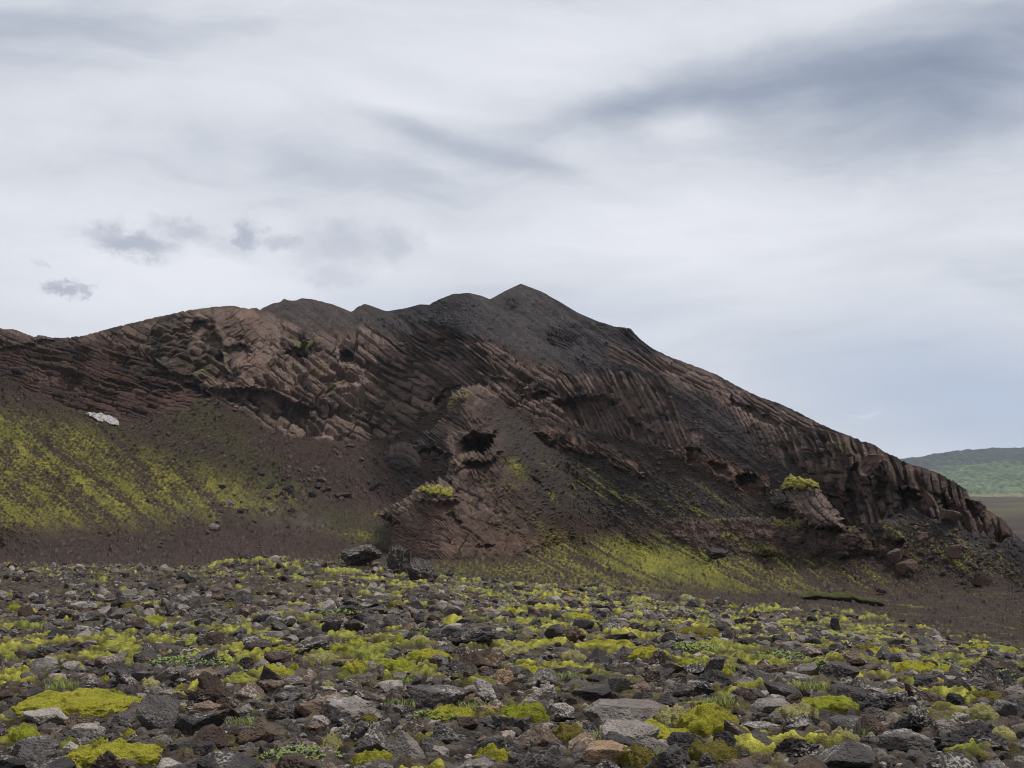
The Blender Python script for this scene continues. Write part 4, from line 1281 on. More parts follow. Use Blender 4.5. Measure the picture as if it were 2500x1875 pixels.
def rock_mesh(name, kind, seed, sub=4, mat=None):
    key = (name, kind, seed, sub)
    if key not in _MESHES:
        V, F = rock_shape(sub, seed, kind)
        o = mesh_obj(name, V, F, mat or M_ROCK, smooth=False, link=False)
        _MESHES[key] = o.data
        bpy.data.objects.remove(o)
    return _MESHES[key]


RC = {'charcoal': (.041, .036, .036), 'dark grey': (.070, .062, .059), 'grey': (.165, .145, .132), 'pale grey': (.27, .237, .21), 'brown': (.125, .088, .066),
      'dark brown': (.062, .042, .032), 'tan': (.24, .160, .098)}


def hit_ground(px, py, f=None):
    Y = np.geomspace(5.5, 70, 2500)
    P = to_world(np.full(Y.shape, px), np.full(Y.shape, py), Y)
    g = ground_z(P[:, 0], P[:, 1])
    k = np.argmax(g >= P[:, 2]) if (g >= P[:, 2]).any() else len(Y) - 1
    return np.array([P[k, 0], P[k, 1], g[k]])


def place(o, c, w, h, dep, rz, sink, tilt=(0, 0)):
    o.location = (c[0], c[1], c[2] + h * (.5 - sink))
    o.scale = (w / 2, dep / 2, h / 2)
    o.rotation_euler = (tilt[0], tilt[1], rz)


SPOTS = []       # ground taken by cushions and large rocks: x, y, half width, half depth
TAKEN = []       # (px, base row, width) of what already stands on the lava field


def field_rock(px, base, w, h, kind, colour, seed, sub=4, rz=None, name='lava_rock'):
    q = hit_ground(px, base - .12 * h)
    m = q[1] / F_
    o = bpy.data.objects.new(name, rock_mesh(name, kind, seed, sub)); COL.objects.link(o)
    r = np.random.default_rng(seed * 7 + int(px))
    W, H = w * m, h * m
    dep = W * r.uniform(.75, 1.05)
    c = np.array([q[0], q[1] + dep * .35, q[2]]); c[2] = float(ground_z(c[0], c[1]))
    top = EYE - c[1] * (base - h - HZ) / F_                       # the height its top must reach
    H = max(1.12 * (top - c[2]) / .74, .4 * H)
    SPOTS.append((c[0], c[1] - dep * .2, W * .42, dep * .5))
    place(o, c, W * 1.06, H, dep, r.uniform(-.25, .25) if rz is None else rz, .24, (r.normal(0, .06), r.normal(0, .06)))
    v = 1 + r.normal(0, .12)
    o.color = (*(np.array(RC[colour]) * v), 1)
    TAKEN.append((px, base, w))
    return o


# column, foot row, width, height in the photograph's pixels; form; colour; what sets it apart; short name used when describing its neighbours
LAND = [
    (481, 1802, 146, 60, 'slab', 'charcoal', 'broad charcoal slab with flat top and dark steep front, largest rock at lower left', 'the broad charcoal slab'),
    (622, 1828, 100, 68, 'pyramid', 'brown', 'brown-grey wedge-shaped rock just right of the broad charcoal slab', 'the brown-grey wedge rock'),
    (625, 1600, 72, 34, 'block', 'charcoal', 'dark square-edged block standing in yellow moss right of the leafy green plants', 'the dark square block'),
    (423, 1556, 26, 20, 'pyramid', 'charcoal', 'small pointed dark rock alone on the left yellow moss band', 'the small pointed rock on the moss band'),
    (492, 1540, 40, 28, 'round', 'charcoal', 'rounded black stone at the front of the left rock cluster', 'the rounded black stone'),
    (520, 1530, 66, 42, 'rough', 'grey', 'large lumpy grey rock behind the rounded black stone', 'the lumpy grey rock'),
    (205, 1526, 66, 30, 'block', 'dark grey', 'dark blocky rock at the left end of the far rock cluster', 'the dark blocky cluster end'),
    (116, 1603, 62, 24, 'slab', 'charcoal', 'low dark flat rock set in moss near the left edge', 'the low dark flat rock'),
    (78, 1615, 28, 22, 'round', 'charcoal', 'small round black rock in the moss at the far left', 'the small round black rock'),
    (60, 1583, 42, 20, 'pyramid', 'dark grey', 'small dark peaked rock behind the moss at the left edge', 'the peaked rock by the left edge'),
    (605, 1722, 88, 54, 'pyramid', 'brown', 'brown peaked rock pair behind the grass left of centre', 'the brown peaked pair'),
    (767, 1753, 82, 60, 'pyramid', 'dark brown', 'dark brown hump-shaped rock above the lower mossy rocks, left of centre', 'the dark brown hump rock'),
    (690, 1774, 88, 54, 'rough', 'charcoal', 'rough clinkery black rock flecked with white lichen, left of the dark brown hump', 'the rough clinkery rock'),
    (95, 1782, 112, 44, 'slab', 'pale grey', 'pale tilted slab in front of the big moss mound', 'the pale tilted slab'),
    (295, 1778, 58, 40, 'block', 'dark grey', 'dark rock with steep face at the right foot of the big moss mound', 'the steep dark rock by the moss mound'),
    (207, 1809, 78, 40, 'round', 'pale grey', 'pale lichen-covered rounded rock left of the broad charcoal slab', 'the pale rounded rock'),
    (408, 1745, 90, 28, 'slab', 'grey', 'long grey slab lying just right of the big moss mound', 'the long grey slab'),
    (515, 1758, 112, 44, 'rough', 'brown', 'broad brown lichen-spotted rock behind the broad charcoal slab', 'the broad lichen-spotted rock'),
    (922, 1856, 108, 84, 'pyramid', 'dark grey', 'tall blue-grey pointed rock, the sharpest near the bottom centre', 'the tall blue-grey pointed rock'),
    (985, 1874, 100, 82, 'pyramid', 'grey', 'light grey leaning rock against the right side of the tall blue-grey point', 'the light grey leaning rock'),
    (1066, 1742, 142, 62, 'slab', 'dark grey', 'large smooth grey slab with black shaded left end at centre', 'the large smooth grey slab'),
    (1150, 1595, 118, 52, 'rough', 'charcoal', 'largest rough black rock of the middle distance with pale top', 'the largest rough black rock'),
    (1168, 1642, 88, 48, 'pyramid', 'dark brown', 'dark jagged rock rising at its left beside the central moss cushion', 'the dark jagged rock'),
    (1353, 1571, 46, 42, 'round', 'charcoal', 'smooth black rounded boulder, left of a touching pair', 'the smooth black boulder'),
    (1402, 1571, 54, 38, 'rough', 'brown', 'knobbly brown boulder touching the smooth black one', 'the knobbly brown boulder'),
    (1497, 1553, 56, 38, 'pyramid', 'dark grey', 'dark grey angular rock up the slope right of the knobbly boulder', 'the angular upslope rock'),
    (1459, 1633, 58, 46, 'pyramid', 'charcoal', 'black pyramid-shaped rock with a split front face beside bright moss', 'the black pyramid rock'),
    (1524, 1612, 52, 32, 'pyramid', 'dark grey', 'low grey pyramid left of the bright round moss cushion', 'the low grey pyramid'),
    (1447, 1719, 92, 40, 'block', 'charcoal', 'flat-topped charcoal block alone in brown rubble', 'the flat-topped charcoal block'),
    (1310, 1729, 98, 60, 'rough', 'pale grey', 'large pale rock crusted all over with white lichen', 'the lichen-crusted pale rock'),
    (1540, 1783, 218, 66, 'slab', 'grey', 'widest low grey slab, mottled with lichen, behind the yellow moss', 'the widest low slab'),
    (1317, 1832, 102, 62, 'pyramid', 'brown', 'tall grey-brown lichen-spotted rock in front of the grassy moss', 'the tall lichen-spotted rock'),
    (1345, 1882, 92, 52, 'pyramid', 'charcoal', 'dark pointed rock cut by the bottom edge beside the tan slab', 'the dark bottom-edge point'),
    (1492, 1870, 150, 56, 'slab', 'tan', 'broad tan slab with orange lichen at the bottom', 'the broad tan slab'),
    (1430, 1843, 92, 52, 'pyramid', 'tan', 'tan orange-spotted ridge-shaped rock behind the broad tan slab', 'the tan ridge rock'),
    (1087, 1832, 98, 60, 'rough', 'dark grey', 'dark rough-topped rock right of the light grey leaning rock', 'the dark rough-topped rock'),
    (1023, 1806, 84, 50, 'pyramid', 'dark brown', 'dark brown pointed rock between the blue-grey point and the leafy moss', 'the dark brown pointed rock'),
    (1142, 1791, 60, 38, 'block', 'dark brown', 'square reddish brown rock at the right end of the leafy moss', 'the square reddish rock'),
    (1192, 1758, 60, 32, 'block', 'tan', 'tan-topped angular rock between two moss patches', 'the tan-topped rock'),
    (1225, 1680, 66, 40, 'rough', 'tan', 'orange-tinted jagged rock below the central moss', 'the orange-tinted rock'),
    (2403, 1694, 98, 80, 'pyramid', 'charcoal', 'tallest black peaked boulder at the right edge', 'the tallest black peak'),
    (2339, 1715, 92, 62, 'pyramid', 'charcoal', 'black triangular boulder leaning left of the tallest black peak', 'the black triangular boulder'),
    (2085, 1728, 92, 46, 'slab', 'dark grey', 'smooth grey slab behind the grassy mound at right', 'the smooth slab by the grassy mound'),
    (2145, 1743, 98, 48, 'rough', 'charcoal', 'rough black rock sloping down right of the grassy mound', 'the rough sloping rock'),
    (1883, 1749, 106, 38, 'slab', 'grey', 'flat grey rock tapering to a point left of the grassy mound', 'the flat tapering rock'),
    (1860, 1772, 46, 28, 'block', 'charcoal', 'small black rock under the flat tapering rock', 'the small black rock under the slab'),
    (2238, 1802, 110, 66, 'rough', 'charcoal', 'big rough black rock with pale specks, lower right', 'the big rough black rock'),
    (2228, 1856, 136, 66, 'block', 'dark grey', 'split rock with black upright left face, lower right', 'the split rock'),
    (2400, 1852, 186, 78, 'rough', 'charcoal', 'largest craggy black rock in the lower right corner', 'the largest craggy rock'),
    (2455, 1762, 80, 48, 'slab', 'dark grey', 'smooth dark slab at the right edge below the tallest peak', 'the smooth right-edge slab'),
    (2074, 1890, 156, 76, 'pyramid', 'dark grey', 'broad dark grey dome rock cut by the bottom edge at right', 'the broad bottom dome rock'),
    (1854, 1848, 114, 62, 'pyramid', 'dark grey', 'dark grey pointed rock right of the yellow-green moss sheet', 'the grey point by the moss sheet'),
    (1952, 1857, 118, 56, 'rough', 'charcoal', 'black arched rock with rusty patch right of the grey point', 'the black arched rock'),
    (1693, 1852, 118, 58, 'rough', 'charcoal', 'craggy black rock in front of the yellow-green moss sheet', 'the craggy black rock'),
    (1860, 1795, 102, 32, 'slab', 'grey', 'pale-topped flat slab right of the yellow-green moss sheet', 'the pale-topped flat slab'),
    (1985, 1613, 54, 30, 'round', 'brown', 'rounded brown rock on the dark peaty bank', 'the rounded brown rock'),
    (2088, 1629, 64, 34, 'round', 'brown', 'brown rock with pale flat top on the peaty bank', 'the pale-topped brown rock'),
    (2045, 1598, 46, 26, 'rough', 'dark grey', 'dark knobbly rock behind the peaty bank', 'the dark knobbly rock'),
    (2174, 1583, 78, 24, 'slab', 'dark grey', 'long low dark rock behind the right moss cushions', 'the long low dark rock'),
    (1912, 1583, 46, 30, 'block', 'charcoal', 'dark boxy rock on the far right rise', 'the dark boxy rock'),
    (1987, 1558, 32, 22, 'pyramid', 'dark grey', 'small grey peaked rock halfway up the far right rise', 'the small peaked rise rock'),
    (2041, 1546, 26, 36, 'block', 'charcoal', 'narrow upright black stone on the far right rise', 'the narrow upright stone'),
    (2084, 1516, 30, 20, 'rough', 'dark grey', 'dark stone on the crest of the far right rise', 'the crest stone'),
    (1742, 1518, 38, 20, 'pyramid', 'dark grey', 'dark peaked rock on the far slope right of centre', 'the dark far-slope rock'),
    (1666, 1545, 40, 22, 'pyramid', 'grey', 'grey peaked rock left of the dark far-slope rock', 'the grey far-slope rock'),
    (905, 1472, 38, 16, 'slab', 'charcoal', 'thin black flat rock on the far field below the three outcrops', 'the thin black flat rock'),
    (1448, 1440, 30, 17, 'rough', 'charcoal', 'black lump standing alone on the far rim of the lava field', 'the black rim lump'),
]
LANDPOS = []
for i, (px, by, w, h, kd, cn, lab, short) in enumerate(LAND):
    o = field_rock(px, by, w, h, kd, cn, 1000 + i, 5 if w > 80 else 4)
    tag(o, lab, 'rock', 'lava rocks strewn over the field')
    LANDPOS.append((px, by, short))

# three ragged outcrops on the rim of the lava field, each with moss on its back
for px, by, w, h, lab in [(880, 1390, 100, 52, 'broad low ragged lava outcrop on the field rim, leftmost of three'),
                          (971, 1404, 58, 66, 'upright ragged lava outcrop on the field rim, middle of three'),
                          (1032, 1428, 74, 60, 'leaning ragged lava outcrop on the field rim, rightmost of three')]:
    o = field_rock(px, by, w, h, 'rough', 'dark grey', 1500 + px, 5, name='lava_outcrop')
    tag(o, lab, 'rock outcrop', 'ragged outcrops on the field rim')
LANDPOS += [(880, 1386, 'the leftmost ragged outcrop'), (971, 1400, 'the upright ragged outcrop'), (1032, 1424, 'the leaning ragged outcrop')]

# ------------------------------------------------------------------ moss cushions
MC = {'yellow': (.40, .375, .050), 'green': (.30, .32, .040), 'pale': (.42, .38, .17), 'olive': (.19, .160, .042)}
MOSS = [
    (165, 1768, 335, 70, 'yellow', 'largest moss mound, long and yellow with brown hollows, at the lower left edge', 'the big moss mound'),
    (50, 1824, 90, 36, 'green', 'green grassy moss cushion in the lower left corner', 'the corner green cushion'),
    (255, 1880, 240, 42, 'yellow', 'long yellow moss sheet along the bottom at left', 'the long bottom moss sheet'),
    (242, 1852, 46, 26, 'green', 'small round bright green cushion above the long bottom moss sheet', None),
    (692, 1611, 84, 24, 'yellow', 'yellow-green cushion right of the dark square block', None),
    (832, 1611, 66, 26, 'yellow', 'yellow cushion in a row at left of centre, middle distance', 'the row-end yellow cushion'),
    (663, 1670, 106, 28, 'yellow', 'sloping yellow moss strip below the dark square block', 'the sloping moss strip'),
    (780, 1630, 84, 18, 'pale', 'thin pale moss strip below the row-end yellow cushion', None),
    (805, 1847, 50, 38, 'pale', 'pale yellow-green cushion left of the tall blue-grey point', None),
    (872, 1591, 56, 26, 'yellow', 'domed yellow cushion uphill of the bright central moss', None),
    (1046, 1628, 120, 36, 'yellow', 'bright yellow domed cushion left of the dark jagged rock', 'the bright central moss'),
    (968, 1645, 90, 24, 'green', 'green moss strip at the left foot of the bright central moss', None),
    (1282, 1661, 82, 26, 'yellow', 'yellow flat cushion above the grass tuft at centre', None),
    (1241, 1611, 104, 26, 'pale', 'pale yellow cushion right of the largest rough black rock', 'the pale cushion at centre'),
    (1400, 1622, 70, 20, 'pale', 'pale cushion at the left foot of the black pyramid rock', None),
    (1591, 1621, 98, 34, 'yellow', 'bright round yellow cushion right of the low grey pyramid', 'the bright round cushion'),
    (1480, 1594, 150, 26, 'yellow', 'wide yellow moss strip behind the black pyramid rock', 'the wide moss strip'),
    (1095, 1778, 130, 42, 'yellow', 'yellow cushion sprouting green leaves in front of the large smooth slab', 'the leafy moss cushion'),
    (1278, 1782, 136, 54, 'green', 'tousled green moss cushion with grass, right of the tan-topped rock', 'the grassy moss'),
    (1388, 1824, 76, 48, 'olive', 'dark brown moss lump between lichen-spotted rocks', 'the brown moss lump'),
    (1577, 1828, 214, 54, 'yellow', 'broad yellow moss sheet in front of the widest low slab', 'the yellow moss sheet'),
    (1650, 1792, 110, 58, 'pale', 'pale moss slope right behind the broad yellow sheet', 'the pale moss slope'),
    (1738, 1822, 166, 84, 'yellow', 'tall grassy yellow-green moss hump behind the olive dome', 'the grassy moss hump'),
    (1740, 1880, 122, 62, 'olive', 'round olive-brown moss dome at the bottom', 'the olive dome'),
    (2031, 1748, 150, 40, 'green', 'grassy yellow-green mound between the flat tapering rock and rough sloping rock', 'the grassy mound'),
    (1950, 1767, 106, 28, 'pale', 'pale moss strip below the flat tapering rock', None),
    (2405, 1770, 88, 40, 'pale', 'pale creamy cushion below the tallest black peak', 'the creamy cushion'),
    (2405, 1729, 94, 30, 'olive', 'olive cushion at the foot of the tallest black peak', None),
    (2062, 1832, 74, 30, 'pale', 'pale moss tongue left of the split rock', None),
    (908, 1880, 106, 24, 'yellow', 'yellow moss at the bottom edge below the tall blue-grey point', None),
    (1202, 1880, 96, 22, 'yellow', 'yellow moss at the bottom edge left of the dark bottom point', None),
    (1550, 1882, 90, 40, 'olive', 'olive-yellow cushion at the bottom right of the broad tan slab', None),
    (2165, 1614, 100, 30, 'yellow', 'yellow cushion on the peaty bank at right', 'the peaty-bank cushion'),
    (2240, 1650, 130, 22, 'yellow', 'long flat yellow moss strip in front of the peaty bank', 'the flat moss strip'),
    (2330, 1658, 100, 20, 'yellow', 'flat yellow moss patch left of the tallest black peak', None),
    (2420, 1600, 130, 22, 'green', 'green-yellow moss strip behind the tallest black peak', None),
    (2120, 1600, 70, 22, 'olive', 'olive-brown hummock behind the pale-topped brown rock', None),
    (2040, 1640, 60, 24, 'olive', 'dark olive hummock between the two brown rocks', None),
    (1700, 1560, 110, 26, 'olive', 'brownish moss bank on the far slope right of the knobbly boulder', 'the brownish moss bank'),
    (1400, 1520, 90, 14, 'yellow', 'thin yellow moss strip on the far field behind the touching boulders', None),
    (1940, 1700, 60, 18, 'pale', 'pale low cushion above the flat tapering rock', None),
    (1830, 1690, 70, 22, 'olive', 'brown-olive cushion in rubble right of the flat-topped charcoal block', None),
]


def moss_shape(seed, sub=5):
    D, F = ICO[sub]
    r = np.random.default_rng(seed)
    a = np.arctan2(D[:, 1], D[:, 0])
    out = 1 + .22 * fbm(np.cos(a) * 1.6 + seed % 17, np.sin(a) * 1.6, 3, seed % 40) * 1.6
    V = D.copy()
    V[:, :2] *= out[:, None]
    V[:, 2] = np.sign(D[:, 2]) * np.abs(D[:, 2]) ** .8
    b = fbm3(V * np.array([2.4, 2.4, 1.2]) + seed % 23, 3, seed % 30)
    c = fbm3(V * 9.0, 3, 8)
    V[:, 2] *= 1 + .75 * b
    e = fbm3(V * 22.0, 2, 12)
    V *= (1 + .14 * b + .10 * c + .05 * e)[:, None]
    return V, F


def moss_obj(px, base, w, h, colour, seed, sub=5, mesh=None):
    q = hit_ground(px, base - .3 * h)
    m = q[1] / F_
    if mesh is None:
        V, F = moss_shape(seed, sub)
        o = mesh_obj('moss_cushion', V, F, M_MOSS)
    else:
        o = bpy.data.objects.new('moss_cushion', mesh); COL.objects.link(o)
    W = w * m
    dep = min(max(W * .75, h * m * 2.0), h * m * 5.5)
    c = np.array([q[0], q[1] + dep * .30, 0.0]); c[2] = float(ground_z(c[0], c[1]))
    top = EYE - c[1] * (base - h - HZ) / F_
    H = float(np.clip(1.1 * (top - c[2]), .10, 1.0 * h * m + .04))
    SPOTS.append((c[0], c[1], W * .5, dep * .55))
    o.location = c; o.scale = (W / 2, dep / 2, H)
    o.rotation_euler = (0, 0, np.random.default_rng(seed).uniform(-.2, .2))
    v = np.random.default_rng(seed + 5).uniform(.85, 1.1)
    o.color = (*(np.array(MC[colour]) * v), 1)
    TAKEN.append((px, base, w))
    return o


for i, (px, by, w, h, cn, lab, short) in enumerate(MOSS):
    tag(moss_obj(px, by, w, h, cn, 2000 + i), lab, 'moss', 'moss cushions between the lava rocks')
    if short: LANDPOS.append((px, by, short))

USED = set()
ORD = ['', 'second ', 'third ', 'fourth ', 'fifth ', 'sixth ', 'seventh ', 'eighth ', 'ninth ', 'tenth ']


def near_label(px, by, desc, marks):
    """describe a thing by the best-known neighbour and on which side of it it lies"""
    d = [((px - a) ** 2 + (2.2 * (by - b)) ** 2, a, b, s_) for a, b, s_ in marks]
    for _, a, b, s_ in sorted(d)[:6]:
        dx, dy = px - a, 2.2 * (by - b)
        if abs(dx) > abs(dy): rel = 'left of' if dx < 0 else 'right of'
        else: rel = 'behind' if dy < 0 else 'in front of'
        for o_ in ORD[:3]:
            t = (o_ + desc + ', ' + rel + ' ' + s_) if not o_ else (desc + ', ' + o_.strip() + ' nearest ' + rel + ' ' + s_)
            if t not in USED and len(t.split()) <= 16:
                USED.add(t); return t
    for o_ in ORD[3:]:
        _, a, b, s_ = min(d)
        t = desc + ', ' + o_.strip() + ' nearest ' + ('left of' if px < a else 'right of') + ' ' + s_
        if t not in USED and len(t.split()) <= 16:
            USED.add(t); return t
    return desc + ' near ' + min(d)[3]


# smaller cushions scattered through the field
rm = np.random.default_rng(77)
mvar = [mesh_obj('moss_cushion', *moss_shape(2200 + k, 4), M_MOSS, link=False) for k in range(7)]
mv = [o.data for o in mvar]
for o in mvar: bpy.data.objects.remove(o)
n = 0
cand = []
while len(cand) < 58 and n < 6000:
    n += 1
    px = rm.uniform(-20, 2520); by = rm.choice([rm.uniform(1410, 1500), rm.uniform(1520, 1660), rm.uniform(1620, 1870)])
    q = hit_ground(px, by)
    if q[1] > 44 or barren(q[0], q[1]) > .5: continue
    w = rm.uniform(26, 75) * (0.55 + .45 * (by - 1400) / 450)
    if any(abs(px - a) < .5 * (w + c) and abs(by - b) < 26 for a, b, c in TAKEN): continue
    cand.append((px, by, w))
    TAKEN.append((px, by, w))
for k, (px, by, w) in enumerate(sorted(cand, key=lambda t: -t[1])):
    cn = ['yellow', 'yellow', 'pale', 'green', 'olive'][int(rm.integers(5))]
    h = w * rm.uniform(.22, .36)
    o = moss_obj(px, by, w, h, cn, 2300 + k, mesh=mv[k % 7])
    tag(o, near_label(px, by, 'small ' + {'yellow': 'yellow', 'pale': 'pale', 'green': 'green', 'olive': 'brownish'}[cn] + ' moss cushion', LANDPOS), 'moss', 'moss cushions between the lava rocks')

# the other large rocks of the field, one by one
rr = np.random.default_rng(99)
pool = [(k, sd_) for k in ('block', 'pyramid', 'slab', 'rough', 'round', 'rough', 'pyramid', 'block') for sd_ in (3001, 3002, 3003, 3004)]
cand = []; n = 0
while len(cand) < 226 and n < 20000:
    n += 1
    by = 1420 + 460 * rr.uniform() ** .62
    px = rr.uniform(-30, 2530)
    q = hit_ground(px, by)
    if q[1] > 45 or barren(q[0], q[1]) > rr.uniform(.3, 1.0): continue
    if moss_field(q[0], q[1]) > rr.uniform(.3, 1.2): continue
    f = (by - 1380) / 490
    w = rr.uniform(24, 58) * (.55 + .75 * f) * rr.choice([1, 1, 1, 1.4])
    if any(abs(px - a) < .40 * (w + c) and abs(by - b) < 10 + 16 * f for a, b, c in TAKEN): continue
    cand.append((px, by, w)); TAKEN.append((px, by, w))
for k, (px, by, w) in enumerate(sorted(cand, key=lambda t: -t[1])):
    kd, sd_ = pool[int(rr.integers(len(pool)))]
    cn = ['charcoal', 'dark grey', 'grey', 'brown', 'dark brown', 'pale grey', 'charcoal', 'dark brown', 'dark grey'][int(rr.integers(9))]
    h = w * {'slab': .34, 'block': .55, 'pyramid': .60, 'rough': .55, 'round': .52}[kd] * rr.uniform(.85, 1.15)
    o = field_rock(px, by, w, h, kd, cn, sd_, 4, rz=rr.uniform(-.6, .6))
    TAKEN.pop()
    form = {'slab': 'flat', 'block': 'blocky', 'pyramid': 'pointed', 'rough': 'jagged', 'round': 'rounded'}[kd]
    tag(o, near_label(px, by, form + ' ' + cn + ' rock', LANDPOS), 'rock', 'lava rocks strewn over the field')


# the rubble nobody could count
def build_loose():
    r = np.random.default_rng(5)
    protos = {sub: [rock_shape(sub, 4000 + k, kd) for k, kd in enumerate(['block', 'rough', 'pyramid', 'rough', 'slab', 'round', 'rough', 'block'])] for sub in (2, 3, 4)}
    VV, FF, CC = [], [], []; off = 0

    def batch(n, y0, y1, s0, s1, sub, pw):
        nonlocal off
        y = np.sqrt(r.uniform(y0 ** 2, y1 ** 2, n)); n = int(n * 1.2); y = np.sqrt(r.uniform(y0 ** 2, y1 ** 2, n)); u = r.uniform(-.55, .55, n); x = u * y
        size = s0 * (s1 / s0) ** (r.uniform(size=n) ** pw)
        mo = moss_field(x, y); ba = barren(x, y)
        keep = (r.uniform(size=n) > mo * .95) & (r.uniform(size=n) > ba * .72)
        for ex, ey, erx, ery in SPOTS:
            keep &= ((x - ex) / (erx + size * .5)) ** 2 + ((y - ey + .2 * ery) / (ery * 1.15 + size * .6)) ** 2 > 1.0
        px = 1250 + F_ * x / y
        x, y, size = x[keep], y[keep], size[keep]
        z = ground_z(x, y)
        cid = np.array([0, 1, 2, 3, 4, 1, 4, 1, 0, 0, 5, 2])[r.integers(0, 12, len(x))]
        pal = np.array([RC[c] for c in ('charcoal', 'dark grey', 'grey', 'brown', 'dark brown', 'pale grey')])
        for i in range(len(x)):
            V, F = protos[sub][r.integers(8)]
            a = r.uniform(0, 6.28); c, s_ = math.cos(a), math.sin(a)
            sc = size[i] * np.array([r.uniform(.75, 1.3), r.uniform(.75, 1.3), r.uniform(.45, .95)]) * .5
            W = V * sc
            tl = r.normal(0, .38); W = np.stack([W[:, 0], W[:, 1] - tl * W[:, 2], W[:, 2] + tl * W[:, 1]], 1)
            W = np.stack([W[:, 0] * c - W[:, 1] * s_, W[:, 0] * s_ + W[:, 1] * c, W[:, 2]], 1)
            VV.append(W + np.array([x[i], y[i], z[i] + sc[2] * .55])); FF.append(F + off); off += len(V)
            CC.append(np.broadcast_to(pal[cid[i]] * r.uniform(.75, 1.2), (len(V), 3)))
    batch(2300, 6.5, 16, .09, .36, 4, 2.2)
    batch(8000, 6.5, 16, .03, .10, 3, 1.0)
    batch(4200, 16, 30, .08, .30, 3, 2.3)
    batch(9500, 16, 30, .04, .09, 2, 1.0)
    batch(3600, 30, 50, .08, .30, 3, 2.8)
    batch(9000, 30, 50, .045, .10, 2, 1.0)
    o = mesh_obj('loose_rubble', np.concatenate(VV), np.concatenate(FF), M_LOOSE, np.concatenate(CC), smooth=False)
    tag(o, 'small broken lava rubble covering the field between the rocks', 'rubble', kind='stuff')


build_loose()


# ------------------------------------------------------------------ grass, leafy plants, twig, turf bank
def blades(seed, n, h, spread, w):
    r = np.random.default_rng(seed); V, F = [], []
    for i in range(n):
        x, y = np.clip(r.normal(0, spread, 2), -1.5 * spread, 1.5 * spread); a = r.uniform(0, 6.28); hh = h * r.uniform(.5, 1.1)
        lx, ly = math.cos(a) * hh * r.uniform(.2, .7), math.sin(a) * hh * r.uniform(.2, .7)
        px_, py_ = -math.sin(a) * w, math.cos(a) * w
        k = len(V)
        for t, ww in ((0, 1), (.5, .8), (1, .12)):
            cx, cy, cz = x + lx * t * t, y + ly * t * t, hh * t * (1 - .18 * t)
            V += [(cx - px_ * ww, cy - py_ * ww, cz), (cx + px_ * ww, cy + py_ * ww, cz)]
        F += [(k, k + 1, k + 3, k + 2), (k + 2, k + 3, k + 5, k + 4)]
    return np.array(V), np.array(F)


def leaves(seed, n, R, h):
    r = np.random.default_rng(seed); V, F = [], []
    for i in range(n):
        a = r.uniform(0, 6.28); d = R * math.sqrt(r.uniform()); x, y = d * math.cos(a), d * math.sin(a) * .8
        z = h * r.uniform(.25, 1) * (1 - .6 * (d / R) ** 2)
        b = r.uniform(0, 6.28); L = r.uniform(.014, .028); wd = L * .45; up = r.uniform(-.1, .8)
        t = np.array([math.cos(b), math.sin(b), up]) * L; s_ = np.array([-math.sin(b), math.cos(b), r.normal(0, .25)]) * wd
        c = np.array([x, y, z]); k = len(V)
        V += [c - t, c + s_, c + t, c - s_]
        F.append((k, k + 1, k + 2, k + 3))
    return np.array(V), np.array(F)


GT = [(598, 1778, 'grass tuft between the brown peaked pair and the broad lichen-spotted rock'), (975, 1672, 'bright green grass tuft below the green moss strip, left of centre'),
      (978, 1732, 'pale grass tuft left of the large smooth grey slab'), (1380, 1662, 'thin grass tuft right of the yellow flat cushion at centre'), (1276, 1752, 'grass tuft behind the tousled green moss cushion'),
      (1160, 1740, 'wispy grass tuft at the right end of the large smooth slab'), (1985, 1724, 'dense grass tuft on the grassy mound'), (2260, 1688, 'low grass tuft left of the black triangular boulder'),
      (2075, 1802, 'grass tuft above the pale moss tongue'), (1722, 1632, 'grass tuft on rusty soil right of the bright round cushion'), (1755, 1765, 'fine grass tuft on the grassy moss hump'),
      (1495, 1815, 'grass tuft at the left end of the broad yellow moss sheet'), (2345, 1770, 'pale grass tuft left of the creamy cushion'), (150, 1720, 'grass tuft on the crest of the big moss mound'),
      (1620, 1860, 'grass tuft left of the olive dome'), (1790, 1640, 'reedy grass tuft right of the rusty soil')]
for i, (px, by, lab) in enumerate(GT):
    q = hit_ground(px, by)
    V, F = blades(5000 + i, 150, .085, .065, .0022)
    o = mesh_obj('grass_tuft', V, F, M_GRASS); o.location = (q[0], q[1], q[2] + .02); o.scale = (1.3, .9, 1)
    if by in (1724, 1765, 1720): o.location.z += .13
    tag(o, lab, 'grass', 'grass tufts among the rocks')
LP = [(474, 1626, .95, 700, 'bright green leafy plant patch in front of the rounded black stone'), (738, 1862, .55, 300, 'leafy green plant at the bottom, right of the brown-grey wedge rock'),
      (1021, 1552, .55, 260, 'small green plant patch alone on the far field left of the largest rough black rock'), (1690, 1590, .7, 520, 'grey-green leafy patch on the far slope below the brownish moss bank'),
      (1895, 1612, .7, 420, 'grey-green leafy patch left of the rounded brown rock'), (2305, 1645, .5, 260, 'dusty green plants on the flat moss strip at right'),
      (2012, 1635, .3, 90, 'small fresh green plant below the rounded brown rock'), (1060, 1766, .4, 160, 'leafy shoots on the leafy moss cushion'), (2452, 1660, .35, 110, 'small green plant right of the tallest black peak'),
      (820, 1504, .8, 300, 'green plant patch on the far field left of the thin black flat rock')]
for i, (px, by, R, n, lab) in enumerate(LP):
    q = hit_ground(px, by)
    V, F = leaves(5100 + i, n, R * .5, .09)
    o = mesh_obj('leafy_plant', V, F, M_LEAF, smooth=False); o.location = (q[0], q[1], q[2] + .03)
    tag(o, lab, 'plant', 'low leafy plants among the rocks')


